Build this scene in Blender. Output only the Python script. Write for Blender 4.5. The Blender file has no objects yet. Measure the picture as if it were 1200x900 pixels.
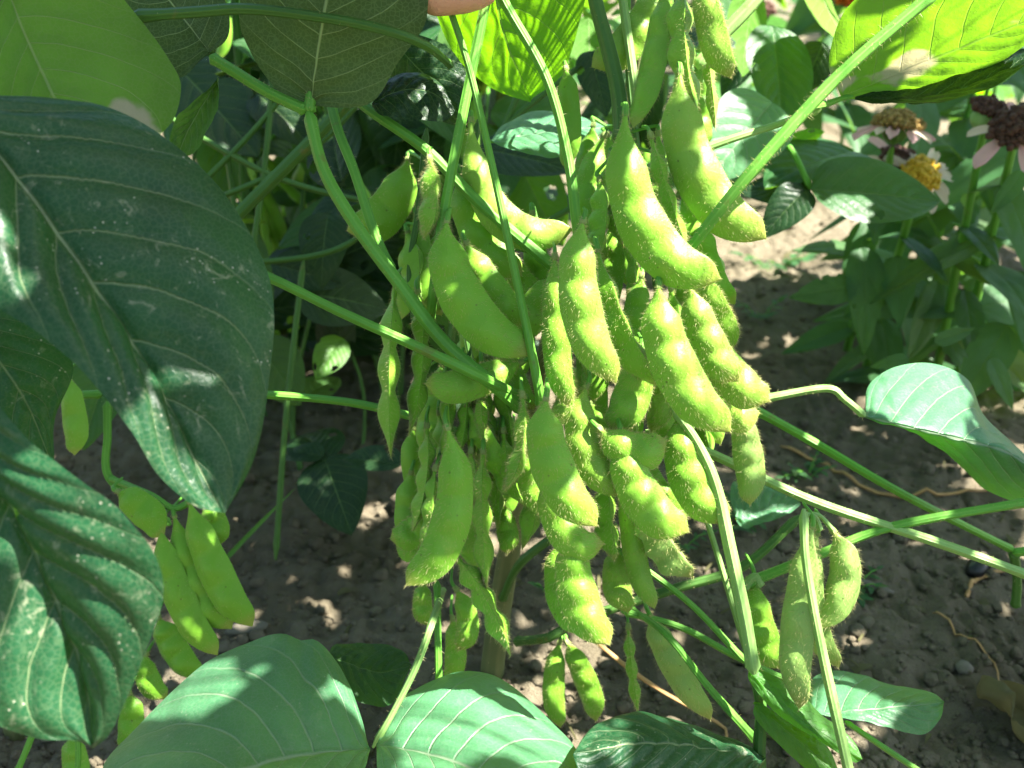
import bpy, math, random
import numpy as np
from mathutils import Vector, Matrix
R = math.radians
rng = np.random.default_rng(7)
random.seed(7)
SC = bpy.context.scene
COL = SC.collection

# ------------------------------------------------------------------ camera, sky, sun, exposure
CAM = np.array([0.0, 0.0, 0.35]); PITCH = R(25.0); HFOV = R(54.0)
F = 600.0 / math.tan(HFOV / 2)
FW = np.array([0, math.cos(PITCH), -math.sin(PITCH)]); UP = np.array([0, math.sin(PITCH), math.cos(PITCH)]); RT = np.array([1.0, 0, 0])
cd = bpy.data.cameras.new('camera'); co = bpy.data.objects.new('camera', cd); COL.objects.link(co)
co.location = CAM; co.rotation_euler = (R(90) - PITCH, 0, 0)
cd.sensor_width = 36; cd.lens = 18 / math.tan(HFOV / 2); cd.clip_start = 0.01; cd.clip_end = 2000
cd.dof.use_dof = True; cd.dof.focus_distance = 0.36; cd.dof.aperture_fstop = 15
SC.camera = co
SUN = np.array([0.55, -0.08, 0.83]); SUN = SUN / np.linalg.norm(SUN)          # towards the sun
w = bpy.data.worlds.new('World'); SC.world = w; w.use_nodes = True
sky = w.node_tree.nodes.new('ShaderNodeTexSky'); sky.sky_type = 'NISHITA'; sky.sun_disc = False
sky.sun_elevation = math.asin(SUN[2]); sky.sun_rotation = math.atan2(SUN[0], SUN[1])
bg = w.node_tree.nodes['Background']; bg.inputs['Strength'].default_value = 0.05
w.node_tree.links.new(sky.outputs[0], bg.inputs[0])
sl = bpy.data.lights.new('sun', 'SUN'); sl.energy = 5.0; sl.angle = R(0.53); sl.color = (1.0, 0.95, 0.86)
so = bpy.data.objects.new('sun', sl); COL.objects.link(so); so.location = (1, 0.5, 3)
so.rotation_euler = Vector(SUN).to_track_quat('Z', 'Y').to_euler()
vs = SC.view_settings; vs.view_transform = 'Standard'; vs.look = 'None'; vs.gamma = 1.0; vs.exposure = 2.75
SC.render.engine = 'CYCLES'; SC.cycles.use_denoising = True; SC.cycles.max_bounces = 8; SC.cycles.transparent_max_bounces = 8
SC.cycles.transmission_bounces = 8; SC.cycles.diffuse_bounces = 2; SC.cycles.sample_clamp_indirect = 6

# ------------------------------------------------------------------ maths
def P(x, y, d):                                       # the point d metres ahead that the photo shows at x, y
    return CAM + FW * d + RT * ((x - 600) / F * d) + UP * ((450 - y) / F * d)
def nz(v):
    v = np.asarray(v, float); return v / (np.linalg.norm(v, axis=-1, keepdims=True) + 1e-12)
def catmull(pts, n):                                  # even resampling of a smooth curve through pts
    p = np.asarray(pts, float)
    if len(p) == 2: return p[0] + (p[1] - p[0]) * np.linspace(0, 1, n)[:, None]
    q = np.vstack([2 * p[0] - p[1], p, 2 * p[-1] - p[-2]]); out = []
    for i in range(len(p) - 1):
        a, b, c, e = q[i:i + 4]; t = np.linspace(0, 1, 16, endpoint=False)[:, None]
        out.append(0.5 * (2 * b + (c - a) * t + (2 * a - 5 * b + 4 * c - e) * t ** 2 + (3 * b - a - 3 * c + e) * t ** 3))
    out = np.vstack(out + [p[-1:]])
    L = np.r_[0, np.cumsum(np.linalg.norm(np.diff(out, axis=0), axis=1))]
    s = np.linspace(0, L[-1], n)
    return np.stack([np.interp(s, L, out[:, k]) for k in range(3)], 1)
def ss(a, b, x):
    t = np.clip((np.asarray(x, float) - a) / (b - a), 0, 1); return t * t * (3 - 2 * t)
def hsh(ix, iy, k):
    v = np.sin(ix * 127.1 + iy * 311.7 + k * 74.7) * 43758.5453; return v - np.floor(v)
def vn(x, y, k=0):                                    # value noise, 0..1
    ix, iy = np.floor(x), np.floor(y); fx, fy = x - ix, y - iy
    fx, fy = fx * fx * (3 - 2 * fx), fy * fy * (3 - 2 * fy)
    a, b, c, d = hsh(ix, iy, k), hsh(ix + 1, iy, k), hsh(ix, iy + 1, k), hsh(ix + 1, iy + 1, k)
    return (a * (1 - fx) + b * fx) * (1 - fy) + (c * (1 - fx) + d * fx) * fy
def ground_h(x, y):
    near = np.exp(-np.maximum(0, np.hypot(x, y) - 3) / 3)
    h = 0.016 * (vn(x * 3.1, y * 3.1, 1) - .5) + near * (0.009 * (vn(x * 13, y * 13, 2) - .5) + 0.007 * (vn(x * 37, y * 37, 3) - .5)
        + 0.0065 * (np.abs(vn(x * 95, y * 95, 4) - .5) * 2 - .5) + 0.0035 * (vn(x * 230, y * 230, 5) - .5))
    return h
def gz(x, y): return float(ground_h(np.array([float(x)]), np.array([float(y)]))[0])
def G(px, py):                                        # where the photo's ray meets the soil
    r = FW + RT * ((px - 600) / F) + UP * ((450 - py) / F); t = -CAM[2] / r[2]
    for _ in range(4):
        q = CAM + r * t; t = (gz(q[0], q[1]) - CAM[2]) / r[2]
    return CAM + r * t

# ------------------------------------------------------------------ objects
def mesh(name, v, f, uv=None, smooth=True):
    v = np.ascontiguousarray(v, dtype=np.float32).reshape(-1, 3); f = np.ascontiguousarray(f, dtype=np.int32)
    m = bpy.data.meshes.new(name); n, k = f.shape
    m.vertices.add(len(v)); m.vertices.foreach_set('co', v.ravel())
    m.loops.add(n * k); m.loops.foreach_set('vertex_index', f.ravel())
    m.polygons.add(n); m.polygons.foreach_set('loop_start', np.arange(0, n * k, k, dtype=np.int32))
    m.update(calc_edges=True)
    if smooth: m.polygons.foreach_set('use_smooth', np.ones(n, dtype=bool))
    if uv is not None:
        l = m.uv_layers.new(name='UVMap'); l.data.foreach_set('uv', np.asarray(uv, np.float32).reshape(-1, 2)[f.ravel()].ravel())
    m.validate(); return m
def grid_faces(nu, nv):
    a = (np.arange(nu - 1)[:, None] * nv + np.arange(nv - 1)[None]).ravel()
    return np.stack([a, a + 1, a + nv + 1, a + nv], 1)
def link(name, me, mat=None, parent=None):
    o = bpy.data.objects.new(name, me); COL.objects.link(o)
    if mat is not None and not me.materials: me.materials.append(mat)
    if parent is not None: o.parent = parent
    return o
def thing(name, label, cat, group=None):
    o = bpy.data.objects.new(name, None); COL.objects.link(o); return tag(o, label, cat, group)
def tag(o, label=None, cat=None, group=None, kind=None):
    for k, v in (('label', label), ('category', cat), ('group', group), ('kind', kind)):
        if v: o[k] = v
    return o

# ------------------------------------------------------------------ materials
class NT:
    def __init__(s, name):
        s.m = bpy.data.materials.new(name); s.m.use_nodes = True; s.t = s.m.node_tree; s.t.nodes.clear()
        s.out = s.n('ShaderNodeOutputMaterial')
    def n(s, typ, **kw):
        o = s.t.nodes.new(typ)
        for k, v in kw.items(): setattr(o, k, v)
        return o
    def put(s, sock, v):
        if isinstance(v, bpy.types.NodeSocket): s.t.links.new(v, sock)
        elif isinstance(v, (tuple, list)) and len(v) == 3 and len(sock.default_value) == 4: sock.default_value = (*v, 1)
        else: sock.default_value = v
    def M(s, op, *a):
        o = s.n('ShaderNodeMath', operation=op)
        for i, v in enumerate(a): s.put(o.inputs[i], v)
        return o.outputs[0]
    def sm(s, a, b, x, lo=0.0, hi=1.0):
        o = s.n('ShaderNodeMapRange', interpolation_type='SMOOTHSTEP')
        for i, v in enumerate((x, a, b, lo, hi)): s.put(o.inputs[i], v)
        return o.outputs[0]
    def mix(s, f, a, b, bt='MIX'):
        o = s.n('ShaderNodeMix', data_type='RGBA', blend_type=bt)
        s.put(o.inputs[0], f); s.put(o.inputs[6], a); s.put(o.inputs[7], b); return o.outputs[2]
    def noise(s, scale, vec=None, detail=3, rough=.55, dist=0.0):
        o = s.n('ShaderNodeTexNoise'); o.inputs['Scale'].default_value = scale; o.inputs['Detail'].default_value = detail
        o.inputs['Roughness'].default_value = rough; o.inputs['Distortion'].default_value = dist
        if vec is not None: s.t.links.new(vec, o.inputs['Vector'])
        return o.outputs['Fac']
    def bump(s, h, strength, dist):
        o = s.n('ShaderNodeBump'); o.inputs['Strength'].default_value = strength; o.inputs['Distance'].default_value = dist
        s.t.links.new(h, o.inputs['Height']); return o.outputs[0]
    def pr(s, **kw):
        o = s.n('ShaderNodeBsdfPrincipled')
        o.inputs['Sheen Roughness'].default_value = .45; o.inputs['Sheen Tint'].default_value = (.95, 1, .75, 1)
        for k, v in kw.items():
            nm = {'col': 'Base Color', 'rough': 'Roughness', 'spec': 'Specular IOR Level', 'nrm': 'Normal', 'sheen': 'Sheen Weight',
                  'sss': 'Subsurface Weight', 'srad': 'Subsurface Radius', 'sscale': 'Subsurface Scale'}[k]
            if k == 'srad': o.inputs[nm].default_value = v
            else: s.put(o.inputs[nm], v)
        return o.outputs[0]
    def tr(s, col, nrm=None):
        o = s.n('ShaderNodeBsdfTranslucent'); s.put(o.inputs[0], col)
        if nrm is not None: s.put(o.inputs[1], nrm)
        return o.outputs[0]
    def mixs(s, f, a, b):
        o = s.n('ShaderNodeMixShader'); s.put(o.inputs[0], f); s.put(o.inputs[1], a); s.put(o.inputs[2], b); return o.outputs[0]
    def end(s, sh): s.t.links.new(sh, s.out.inputs[0]); return s.m
    def obj(s): return s.n('ShaderNodeTexCoord').outputs['Object']
    def geo(s): return s.n('ShaderNodeNewGeometry')
    def uv(s):
        o = s.n('ShaderNodeSeparateXYZ'); s.t.links.new(s.n('ShaderNodeTexCoord').outputs['UV'], o.inputs[0]); return o.outputs[0], o.outputs[1]

def leaf_mat(name, front, back, trans, rough=.42, spec=.25, vein=(.16, .28, .09), nv=8.0, tf=.36, dust=0.0, spots=0.0, scale=1.0, blister=.5, veinamt=.55, bite=0.0, var=.35, vw=1.0):
    t = NT(name); u, v = t.uv(); s = t.M('ABSOLUTE', t.M('MULTIPLY_ADD', v, 2.0, -1.0))
    pos = t.geo().outputs['Position']
    wob = t.M('MULTIPLY', t.M('SUBTRACT', t.noise(55, pos, 2), .5), .03)
    ph = t.M('MULTIPLY', t.M('ADD', t.M('ADD', u, wob), t.M('MULTIPLY', s, t.M('MULTIPLY_ADD', s, -.06, -.25))), nv)
    fr = t.M('FRACT', t.M('ADD', ph, 20.0)); d = t.M('DIVIDE', t.M('MINIMUM', fr, t.M('SUBTRACT', 1.0, fr)), nv)
    v1 = t.sm(.0008 * vw, .0048 * vw, d, 1.0, 0.0); v1 = t.M('MULTIPLY', v1, t.M('MULTIPLY', t.sm(.55, 1.0, s, 1.0, .25), t.sm(.80, 1.0, u, 1.0, .2)))
    mid = t.sm(.008, .026, s, 1.0, 0.0); ve = t.M('MAXIMUM', t.M('MULTIPLY', v1, .75), mid)
    vo = t.n('ShaderNodeTexVoronoi', feature='DISTANCE_TO_EDGE'); vo.inputs['Scale'].default_value = 620 / scale; t.t.links.new(pos, vo.inputs['Vector'])
    net = t.sm(0.0, .12, vo.outputs['Distance'], 1.0, 0.0)
    big = t.noise(38, pos, 3); fine = t.noise(420, pos, 3)
    rnd = t.n('ShaderNodeObjectInfo').outputs['Random']
    val = t.M('ADD', t.M('MULTIPLY_ADD', big, .7, .65), t.M('MULTIPLY_ADD', rnd, var, -var / 2))
    yel = t.sm(.80, .97, rnd, 0, .25)
    def tint(c): 
        c = t.mix(yel, c, (min(1, c[1] * .95), c[1] * 1.0, c[2] * .8)); o = t.n('ShaderNodeVectorMath', operation='SCALE'); t.put(o.inputs[0], c); t.put(o.inputs[3], val); return o.outputs[0]
    fcol = t.mix(t.M('MULTIPLY', ve, veinamt), tint(front), vein)
    fcol = t.mix(t.M('MULTIPLY', net, .12), fcol, vein)
    if dust:
        sc = t.M('MULTIPLY', t.sm(.56, .70, t.noise(150, pos, 5, .7, 1.5)), t.sm(.38, .55, t.noise(30, pos, 2)))
        fcol = t.mix(t.M('MULTIPLY', sc, dust), fcol, (.36, .36, .24))
        sp = t.n('ShaderNodeTexVoronoi'); sp.inputs['Scale'].default_value = 520; t.t.links.new(pos, sp.inputs['Vector'])
        fcol = t.mix(t.M('MULTIPLY', t.M('MULTIPLY', t.sm(.08, .22, sp.outputs['Distance'], 1.0, 0.0), t.sm(.52, .62, t.noise(60, pos, 4, .7))), min(1, dust * 1.6)), fcol, (.5, .47, .36))
    bcol = t.mix(t.M('MULTIPLY', ve, .85), tint(back), (.30, .40, .17)); bcol = t.mix(t.M('MULTIPLY', net, .2), bcol, (.22, .32, .13))
    tcol = t.mix(t.M('MULTIPLY', ve, .55), tint(trans), (.16, .30, .03)); tcol = t.mix(t.M('MULTIPLY', net, .3), tcol, (.2, .36, .03))
    if spots:
        hole = t.sm(.675, .72, t.M('ADD', t.noise(26, pos, 1), t.M('MULTIPLY', t.noise(140, pos, 2), .12))); hole = t.M('MULTIPLY', hole, spots)
        fcol = t.mix(hole, fcol, (.34, .33, .25)); bcol = t.mix(hole, bcol, (.34, .33, .25)); tcol = t.mix(hole, tcol, (.5, .42, .25))
    bf = t.geo().outputs['Backfacing']
    col = t.mix(bf, fcol, bcol)
    h = t.M('ADD', t.M('MULTIPLY', ve, -1.0), t.M('ADD', t.M('MULTIPLY', net, -.10 * blister), t.M('MULTIPLY', fine, .35)))
    nrm = t.bump(t.M('ADD', h, t.M('MULTIPLY', t.noise(190, pos, 3), .9)), .6, .0009)
    sh = t.pr(col=col, rough=t.M('MULTIPLY_ADD', bf, .75 - rough, t.M('MULTIPLY_ADD', fine, .2, rough - .1)), spec=t.M('MULTIPLY_ADD', bf, .08 - spec, spec), nrm=nrm, sheen=.0)
    return t.end(t.mixs(tf, sh, t.tr(tcol, nrm)))

MAT = {}
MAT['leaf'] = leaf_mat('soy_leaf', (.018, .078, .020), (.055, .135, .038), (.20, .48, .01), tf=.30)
MAT['leaf_big'] = leaf_mat('soy_leaf_weathered', (.010, .054, .021), (.08, .17, .05), (.17, .48, .01), rough=.38, spec=.24, vein=(.20, .26, .13), dust=.42, tf=.13, veinamt=.75)
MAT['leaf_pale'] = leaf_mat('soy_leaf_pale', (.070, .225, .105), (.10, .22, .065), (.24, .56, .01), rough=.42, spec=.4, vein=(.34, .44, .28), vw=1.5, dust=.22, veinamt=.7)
MAT['leaf_spot'] = leaf_mat('soy_leaf_eaten', (.05, .13, .035), (.10, .21, .05), (.20, .46, .012), spots=.9, tf=.42)
MAT['leaf_dark'] = leaf_mat('soy_leaf_shaded', (.006, .026, .009), (.040, .075, .028), (.10, .26, .02), rough=.4, tf=.14)  # leaf copy darkened, shade of the dense growth put into its colour
MAT['leaf_bright'] = leaf_mat('soy_leaf_lit', (.05, .16, .028), (.09, .22, .04), (.24, .60, .004), tf=.44)  # brighter leaf copy, sunlit and backlit look put into its colours
MAT['zleaf'] = leaf_mat('zinnia_leaf', (.035, .105, .038), (.07, .16, .055), (.16, .36, .03), rough=.5, nv=4.0, blister=.2, veinamt=.3)

def stalk_mat(name, c1, c2, tf=.12, rough=.5):
    t = NT(name); u, v = t.uv(); pos = t.geo().outputs['Position']
    st = t.M('SINE', t.M('MULTIPLY', v, 2 * math.pi * 7)); n = t.noise(220, pos, 3); b = t.noise(30, pos, 2)
    col = t.mix(t.M('ADD', t.M('MULTIPLY', t.sm(-.2, 1, st), .28), t.M('MULTIPLY', n, .3)), c1, c2); col = t.mix(t.sm(.5, .75, b, 0, .45), col, tuple(x * .6 for x in c1))
    col = t.mix(t.sm(.60, .70, t.noise(95, pos, 5, .7), 0, .5), col, (.16, .13, .04))
    nrm = t.bump(t.M('ADD', t.M('MULTIPLY', st, .5), n), .4, .0004)
    return t.end(t.mixs(tf, t.pr(col=col, rough=rough, spec=.25, nrm=nrm), t.tr(c2)))
MAT['stalk'] = stalk_mat('soy_petiole', (.09, .29, .03), (.19, .43, .07))
MAT['stalk_pale'] = stalk_mat('soy_petiole_pale', (.19, .36, .09), (.33, .50, .18))
MAT['stalk_dark'] = stalk_mat('soy_branch', (.042, .12, .018), (.085, .18, .038), tf=.03)  # dark branch tone, lowered further for the shade among the plants behind
MAT['stem'] = stalk_mat('soy_stem', (.11, .13, .045), (.19, .18, .075), tf=0.0, rough=.7)
MAT['dry'] = stalk_mat('dry_twig', (.34, .19, .07), (.45, .30, .14), tf=.0, rough=.7)

def pod_mat(name, c1, c2, tc, tf=.08):
    t = NT(name); u, v = t.uv(); pos = t.geo().outputs['Position']
    vv = t.M('FRACT', t.M('MULTIPLY', v, 2.0)); sd = t.M('MINIMUM', vv, t.M('SUBTRACT', 1.0, vv))
    sut = t.M('MULTIPLY', t.sm(.012, .028, sd, 1.0, 0.0), .75)
    rnd = t.n('ShaderNodeObjectInfo').outputs['Random']
    n = t.noise(90, pos, 3); f = t.noise(900, pos, 2)
    col = t.mix(t.M('ADD', t.M('MULTIPLY', rnd, .5), t.M('MULTIPLY', n, .5)), c1, c2)
    col = t.mix(t.sm(.90, 1.0, u, 0, .55), col, (.30, .27, .06))            # the pale tip
    edge = t.sm(.02, .10, sd, .35, 0.0); col = t.mix(edge, col, tuple(min(1, x * 1.25) for x in c2))
    col = t.mix(sut, col, (.035, .085, .03))
    vo = t.n('ShaderNodeTexVoronoi'); vo.inputs['Scale'].default_value = 190; t.t.links.new(pos, vo.inputs['Vector'])
    col = t.mix(t.sm(.58, .72, t.noise(42, pos, 4, .7), 0, .35), col, (.30, .40, .05))
    col = t.mix(t.M('MULTIPLY', t.sm(.05, .10, vo.outputs['Distance'], 1.0, 0.0), .7), col, (.07, .08, .02))
    nrm = t.bump(t.M('ADD', t.M('MULTIPLY', t.noise(260, pos, 3), .6), t.M('MULTIPLY', f, .3)), .5, .0008)
    return t.end(t.mixs(tf, t.pr(col=col, rough=.45, spec=.25, nrm=nrm, sheen=.12), t.tr(tc, nrm)))
MAT['pod'] = pod_mat('soy_pod', (.130, .335, .018), (.190, .40, .038), (.46, .66, .01))
MAT['pod_lime'] = pod_mat('soy_pod_lime', (.165, .34, .028), (.22, .40, .05), (.55, .72, .01))
MAT['pod_pale'] = pod_mat('soy_pod_pale', (.20, .35, .075), (.26, .41, .10), (.55, .66, .04))
def flat(name, col, rough=.6, spec=.3, tf=0.0, tc=None, ns=200, amt=.3, bump=.0):
    t = NT(name); pos = t.geo().outputs['Position']; n = t.noise(ns, pos, 4)
    c = t.mix(t.M('MULTIPLY', n, amt * 2), col, tuple(x * .45 for x in col))
    kw = dict(col=c, rough=rough, spec=spec)
    if bump: kw['nrm'] = t.bump(n, .6, bump)
    sh = t.pr(**kw)
    return t.end(t.mixs(tf, sh, t.tr(tc or col)) if tf else sh)
MAT['hair'] = flat('pod_hair', (.52, .49, .22), .5, .3, .4, (.7, .62, .26))
MAT['hair_gold'] = flat('stalk_hair', (.55, .42, .16), .5, .3, .3, (.7, .5, .2))
MAT['calyx'] = flat('calyx', (.26, .36, .10), .6, .3, .2, (.45, .45, .12))
MAT['petal'] = flat('zinnia_petal', (.62, .54, .42), .6, .3, .3, (.85, .7, .6), 90, .12)
MAT['petal_pink'] = flat('zinnia_petal_pink', (.62, .40, .40), .6, .3, .3, (.85, .5, .5), 120, .2)
MAT['floret'] = flat('zinnia_floret', (.72, .48, .04), .6, .3, .1, (.8, .5, .05), 300, .35)
MAT['floret_brown'] = flat('zinnia_floret_old', (.34, .22, .07), .8, .2, 0, None, 300, .4)
MAT['deadhead'] = flat('zinnia_dead', (.10, .05, .035), .8, .2, 0, None, 300, .4)
MAT['orange'] = flat('zinnia_orange', (.60, .12, .01), .7, .2, .2, (.8, .2, .02))
MAT['dead_leaf'] = flat('dried_leaf', (.115, .11, .048), .8, .2, .2, (.35, .28, .1), 160, .4, .0008)
MAT['stone'] = flat('pebble', (.14, .125, .095), .8, .3, 0, None, 300, .3, .0006)
MAT['dark_stone'] = flat('dark_pebble', (.012, .012, .014), .35, .5, 0, None, 300, .3, .0006)
MAT['grass'] = flat('grass', (.09, .24, .05), .5, .3, .3, (.2, .45, .04), 100, .2)
MAT['weed'] = flat('weed', (.06, .19, .045), .5, .3, .3, (.18, .42, .04), 100, .25)

def soil_mat(name, k=1.0):
    t = NT(name); pos = t.geo().outputs['Position']
    a = t.noise(9, pos, 4); b = t.noise(120, pos, 5, .65); c = t.noise(700, pos, 4, .7)
    col = t.mix(t.sm(.3, .7, a), (.108 * k, .092 * k, .060 * k), (.172 * k, .148 * k, .104 * k)); col = t.mix(t.sm(.35, .75, b, 0, .55), col, (.085 * k, .066 * k, .046 * k))
    col = t.mix(t.sm(.62, .75, c, 0, .55), col, (.24 * k, .21 * k, .16 * k))
    h = t.M('ADD', t.M('MULTIPLY', b, .8), t.M('MULTIPLY', c, .4))
    return t.end(t.pr(col=col, rough=.95, spec=.12, nrm=t.bump(h, 1.0, .004)))
MAT['soil'] = soil_mat('soil'); MAT['clod'] = soil_mat('soil_clod', 1.06)
def skin_mat():
    t = NT('skin'); pos = t.geo().outputs['Position']; n = t.noise(60, pos, 3); f = t.noise(1500, pos, 3)
    col = t.mix(n, (.55, .26, .16), (.62, .33, .22))
    return t.end(t.pr(col=col, rough=.5, spec=.4, sss=.25, srad=(.006, .002, .001), sscale=.5, nrm=t.bump(t.M('ADD', f, t.M('MULTIPLY', t.noise(350, pos, 3), .8)), .6, .0006)))
MAT['skin'] = skin_mat(); MAT['nail'] = flat('nail', (.62, .36, .28), .3, .5, 0, None, 100, .05)

# ------------------------------------------------------------------ soil
def axis(lo, hi, step, g, far):
    a = [hi]; s = step
    while a[-1] < far: s *= g; a.append(a[-1] + s)
    b = [lo]; s = step
    while b[-1] > -far: s *= 1.25; b.append(b[-1] - s)
    return np.array(b[::-1][:-1] + list(np.arange(lo, hi, step)) + a)
xs = axis(-.42, .62, .0032, 1.25, 500); ys = axis(.30, .80, .0028, 1.022, 500)
X, Y = np.meshgrid(xs, ys, indexing='ij')
V = np.stack([X, Y, ground_h(X, Y)], -1)
ground = tag(link('ground', mesh('ground', V, grid_faces(len(xs), len(ys))[:, ::-1]), MAT['soil']), 'bare brown crumbly garden soil', 'soil', kind='structure')

def ico(sub=2):
    import bmesh
    b = bmesh.new(); bmesh.ops.create_icosphere(b, subdivisions=sub, radius=1.0)
    v = np.array([x.co[:] for x in b.verts]); f = np.array([[q.index for q in p.verts] for p in b.faces]); b.free(); return v, f
IV, IF = ico(2)
def lump(k, rough=.35):
    r = 1 + rough * (2 * vn(IV[:, 0] * 1.6 + k * 7.3 + IV[:, 2], IV[:, 1] * 1.6 - IV[:, 2] * 1.3, k) - 1); v = IV * r[:, None]
    return v * np.array([1, rng.uniform(.7, 1.1), rng.uniform(.55, .85)])
LUMPS = [lump(k) for k in range(8)]
def rotz(v, a):
    c, s = math.cos(a), math.sin(a); return np.stack([v[:, 0] * c - v[:, 1] * s, v[:, 0] * s + v[:, 1] * c, v[:, 2]], 1)
cv, cf, off = [], [], 0
for i in range(11000):
    y = .34 + (rng.random() ** 1.7) * 1.25; x = rng.uniform(-.36, .36) * (y + .25) / .6 + .04
    r = min(.0046, .00100 * (rng.random() + .015) ** -.50)
    v = rotz(LUMPS[i % 8], rng.random() * 6.28) * r; v[:, 0] += x; v[:, 1] += y; v[:, 2] += gz(x, y) + r * .25
    cv.append(v); cf.append(IF + off); off += len(v)
tag(link('soil_crumbs', mesh('soil_crumbs', np.vstack(cv), np.vstack(cf)), MAT['clod']), 'loose crumbs and small clods scattered over the soil', 'soil', kind='stuff')

# ------------------------------------------------------------------ builders: stalks, hairs, pods, leaves
def frames(C):
    T = nz(np.gradient(C, axis=0)); n0 = nz(np.cross(T[0], [.31, .2, .93])); N = [n0]
    for i in range(1, len(C)):
        n = N[-1] - T[i] * np.dot(N[-1], T[i]); N.append(nz(n))
    N = np.array(N); return T, N, np.cross(T, N)
def hair_mesh(pts, nrm, dirs, ln, wd):
    n = len(pts); side = nz(np.cross(dirs, rng.normal(size=(n, 3)))); a = pts - side * wd / 2; b = pts + side * wd / 2; c = pts + dirs * ln[:, None]
    return mesh('hairs', np.stack([a, b, c], 1).reshape(-1, 3), np.arange(n * 3).reshape(-1, 3), smooth=False)
def tube(name, C, rad, mat, parent, k=9, ribs=0.06, hair=0, hl=.0014, cap=True):
    C = np.asarray(C, float); n = len(C); rad = np.interp(np.linspace(0, 1, n), np.linspace(0, 1, len(np.atleast_1d(rad))), np.atleast_1d(rad))
    T, N, B = frames(C); th = np.linspace(0, 2 * np.pi, k + 1); rr = rad[:, None] * (1 + ribs * np.cos(th * 4 + .4))[None]
    V = C[:, None] + rr[..., None] * (np.cos(th)[None, :, None] * N[:, None] + np.sin(th)[None, :, None] * B[:, None])
    if cap: V[0] = C[0] + (V[0] - C[0]) * .35; V[-1] = C[-1] + (V[-1] - C[-1]) * .35
    uv = np.stack(np.meshgrid(np.linspace(0, 1, n), th / (2 * np.pi), indexing='ij'), -1)
    o = link(name, mesh(name, V, grid_faces(n, k + 1), uv), MAT[mat], parent)
    if hair:
        i = rng.integers(0, n - 1, hair); f = rng.random(hair)[:, None]; a = rng.random(hair) * 6.283
        d = np.cos(a)[:, None] * N[i] + np.sin(a)[:, None] * B[i]; p = C[i] * (1 - f) + C[i + 1] * f + d * rad[i][:, None] * .97
        dr = nz(d + rng.normal(size=(hair, 3)) * .3 + T[i] * .25)
        tag(link('hairs', hair_mesh(p, d, dr, hl * rng.uniform(.5, 1.2, hair), .00013), MAT['hair'], o), kind='stuff')
    return o
def stalk(name, pts, wpx, mat, parent, d=.36, hair=0, hl=.0013, k=9):
    Q = [P(*(p if len(p) == 3 else (p[0], p[1], d))) for p in pts]; dm = np.mean([p[2] if len(p) == 3 else d for p in pts])
    C = catmull(Q, 6 + 5 * len(Q)); ws = np.atleast_1d(wpx) * .44 * dm / F
    t = np.linspace(0, 1, len(C)); ws = np.interp(t, np.linspace(0, 1, len(ws)), ws) * (1 + .22 * np.exp(-((t - .03) / .03) ** 2) + .22 * np.exp(-((t - .97) / .03) ** 2)) * (1 + .07 * (vn(t * 9 + len(pts), t * 0 + float(pts[0][0]) * .1, 21) - .5))
    return tube(name, C, ws, mat, parent, k=k, hair=hair, hl=hl)

def pod_shape(C, W, ref, facing, ns, M=40, K=22):
    n = M; T = nz(np.gradient(C, axis=0)); Wd = nz(np.cross(T, ref)); Nd = np.cross(T, Wd)
    a = facing; Wd, Nd = math.cos(a) * Wd + math.sin(a) * Nd, -math.sin(a) * Wd + math.cos(a) * Nd
    s = np.linspace(0, 1, n)
    conc = (C[0] + C[-1]) / 2 - C[n // 2]; sg = 1.0 if np.dot(conc, Wd[n // 2]) >= 0 else -1.0
    end = np.where(s > .77, np.sqrt(np.clip(1 - ((np.maximum(s, .77) - .77) / .23) ** 2.3, 0, 1)), 1.0)
    prof = (.09 + .74 * ss(0, .25, s) + .17 * ss(.18, .6, s)) * (1 - .10 * ss(.6, .85, s)) * np.maximum(end, .04)
    cs = [(.5 + .0) if ns == 1 else .26 + .50 * i / (ns - 1) for i in range(ns)]
    if ns == 2: cs = [.33, .70]
    bm = np.zeros(n)
    for c in cs: bm = np.maximum(bm, np.exp(-((s - c) / (.30 / ns + .02)) ** 2))
    prof *= 1.04 + .05 * (bm - .5)
    env = (.25 + .75 * ss(0, .28, s)) * ss(-.02, .04, s) * np.maximum(np.where(s > .78, np.sqrt(np.clip(1 - ((s - .78) / .22) ** 2, 0, 1)), 1), .05)
    th = np.linspace(0, 2 * np.pi, K + 1); ct, st = np.cos(th), np.sin(th)
    h = W / 2 * prof; shift = sg * W * (.16 * ss(.78, 1.0, s))
    t_ = W / 2 * (.08 * (s < .1) + env * .18)[:, None] + W / 2 * (env * .44 * bm)[:, None] * np.exp(-(ct / .74) ** 4)[None]
    yy = np.sign(st) * np.abs(st) ** 1.12
    V = C[:, None] + (Wd * 1)[:, None] * (h[:, None] * ct[None] + shift[:, None])[..., None] + Nd[:, None] * (t_ * yy[None])[..., None]
    uv = np.stack(np.meshgrid(s, th / (2 * np.pi), indexing='ij'), -1)
    beak = T[-1] * W * .10; V[-1] += beak; V[-1] = V[-1].mean(0) + (V[-1] - V[-1].mean(0)) * .3
    return V, uv
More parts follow.
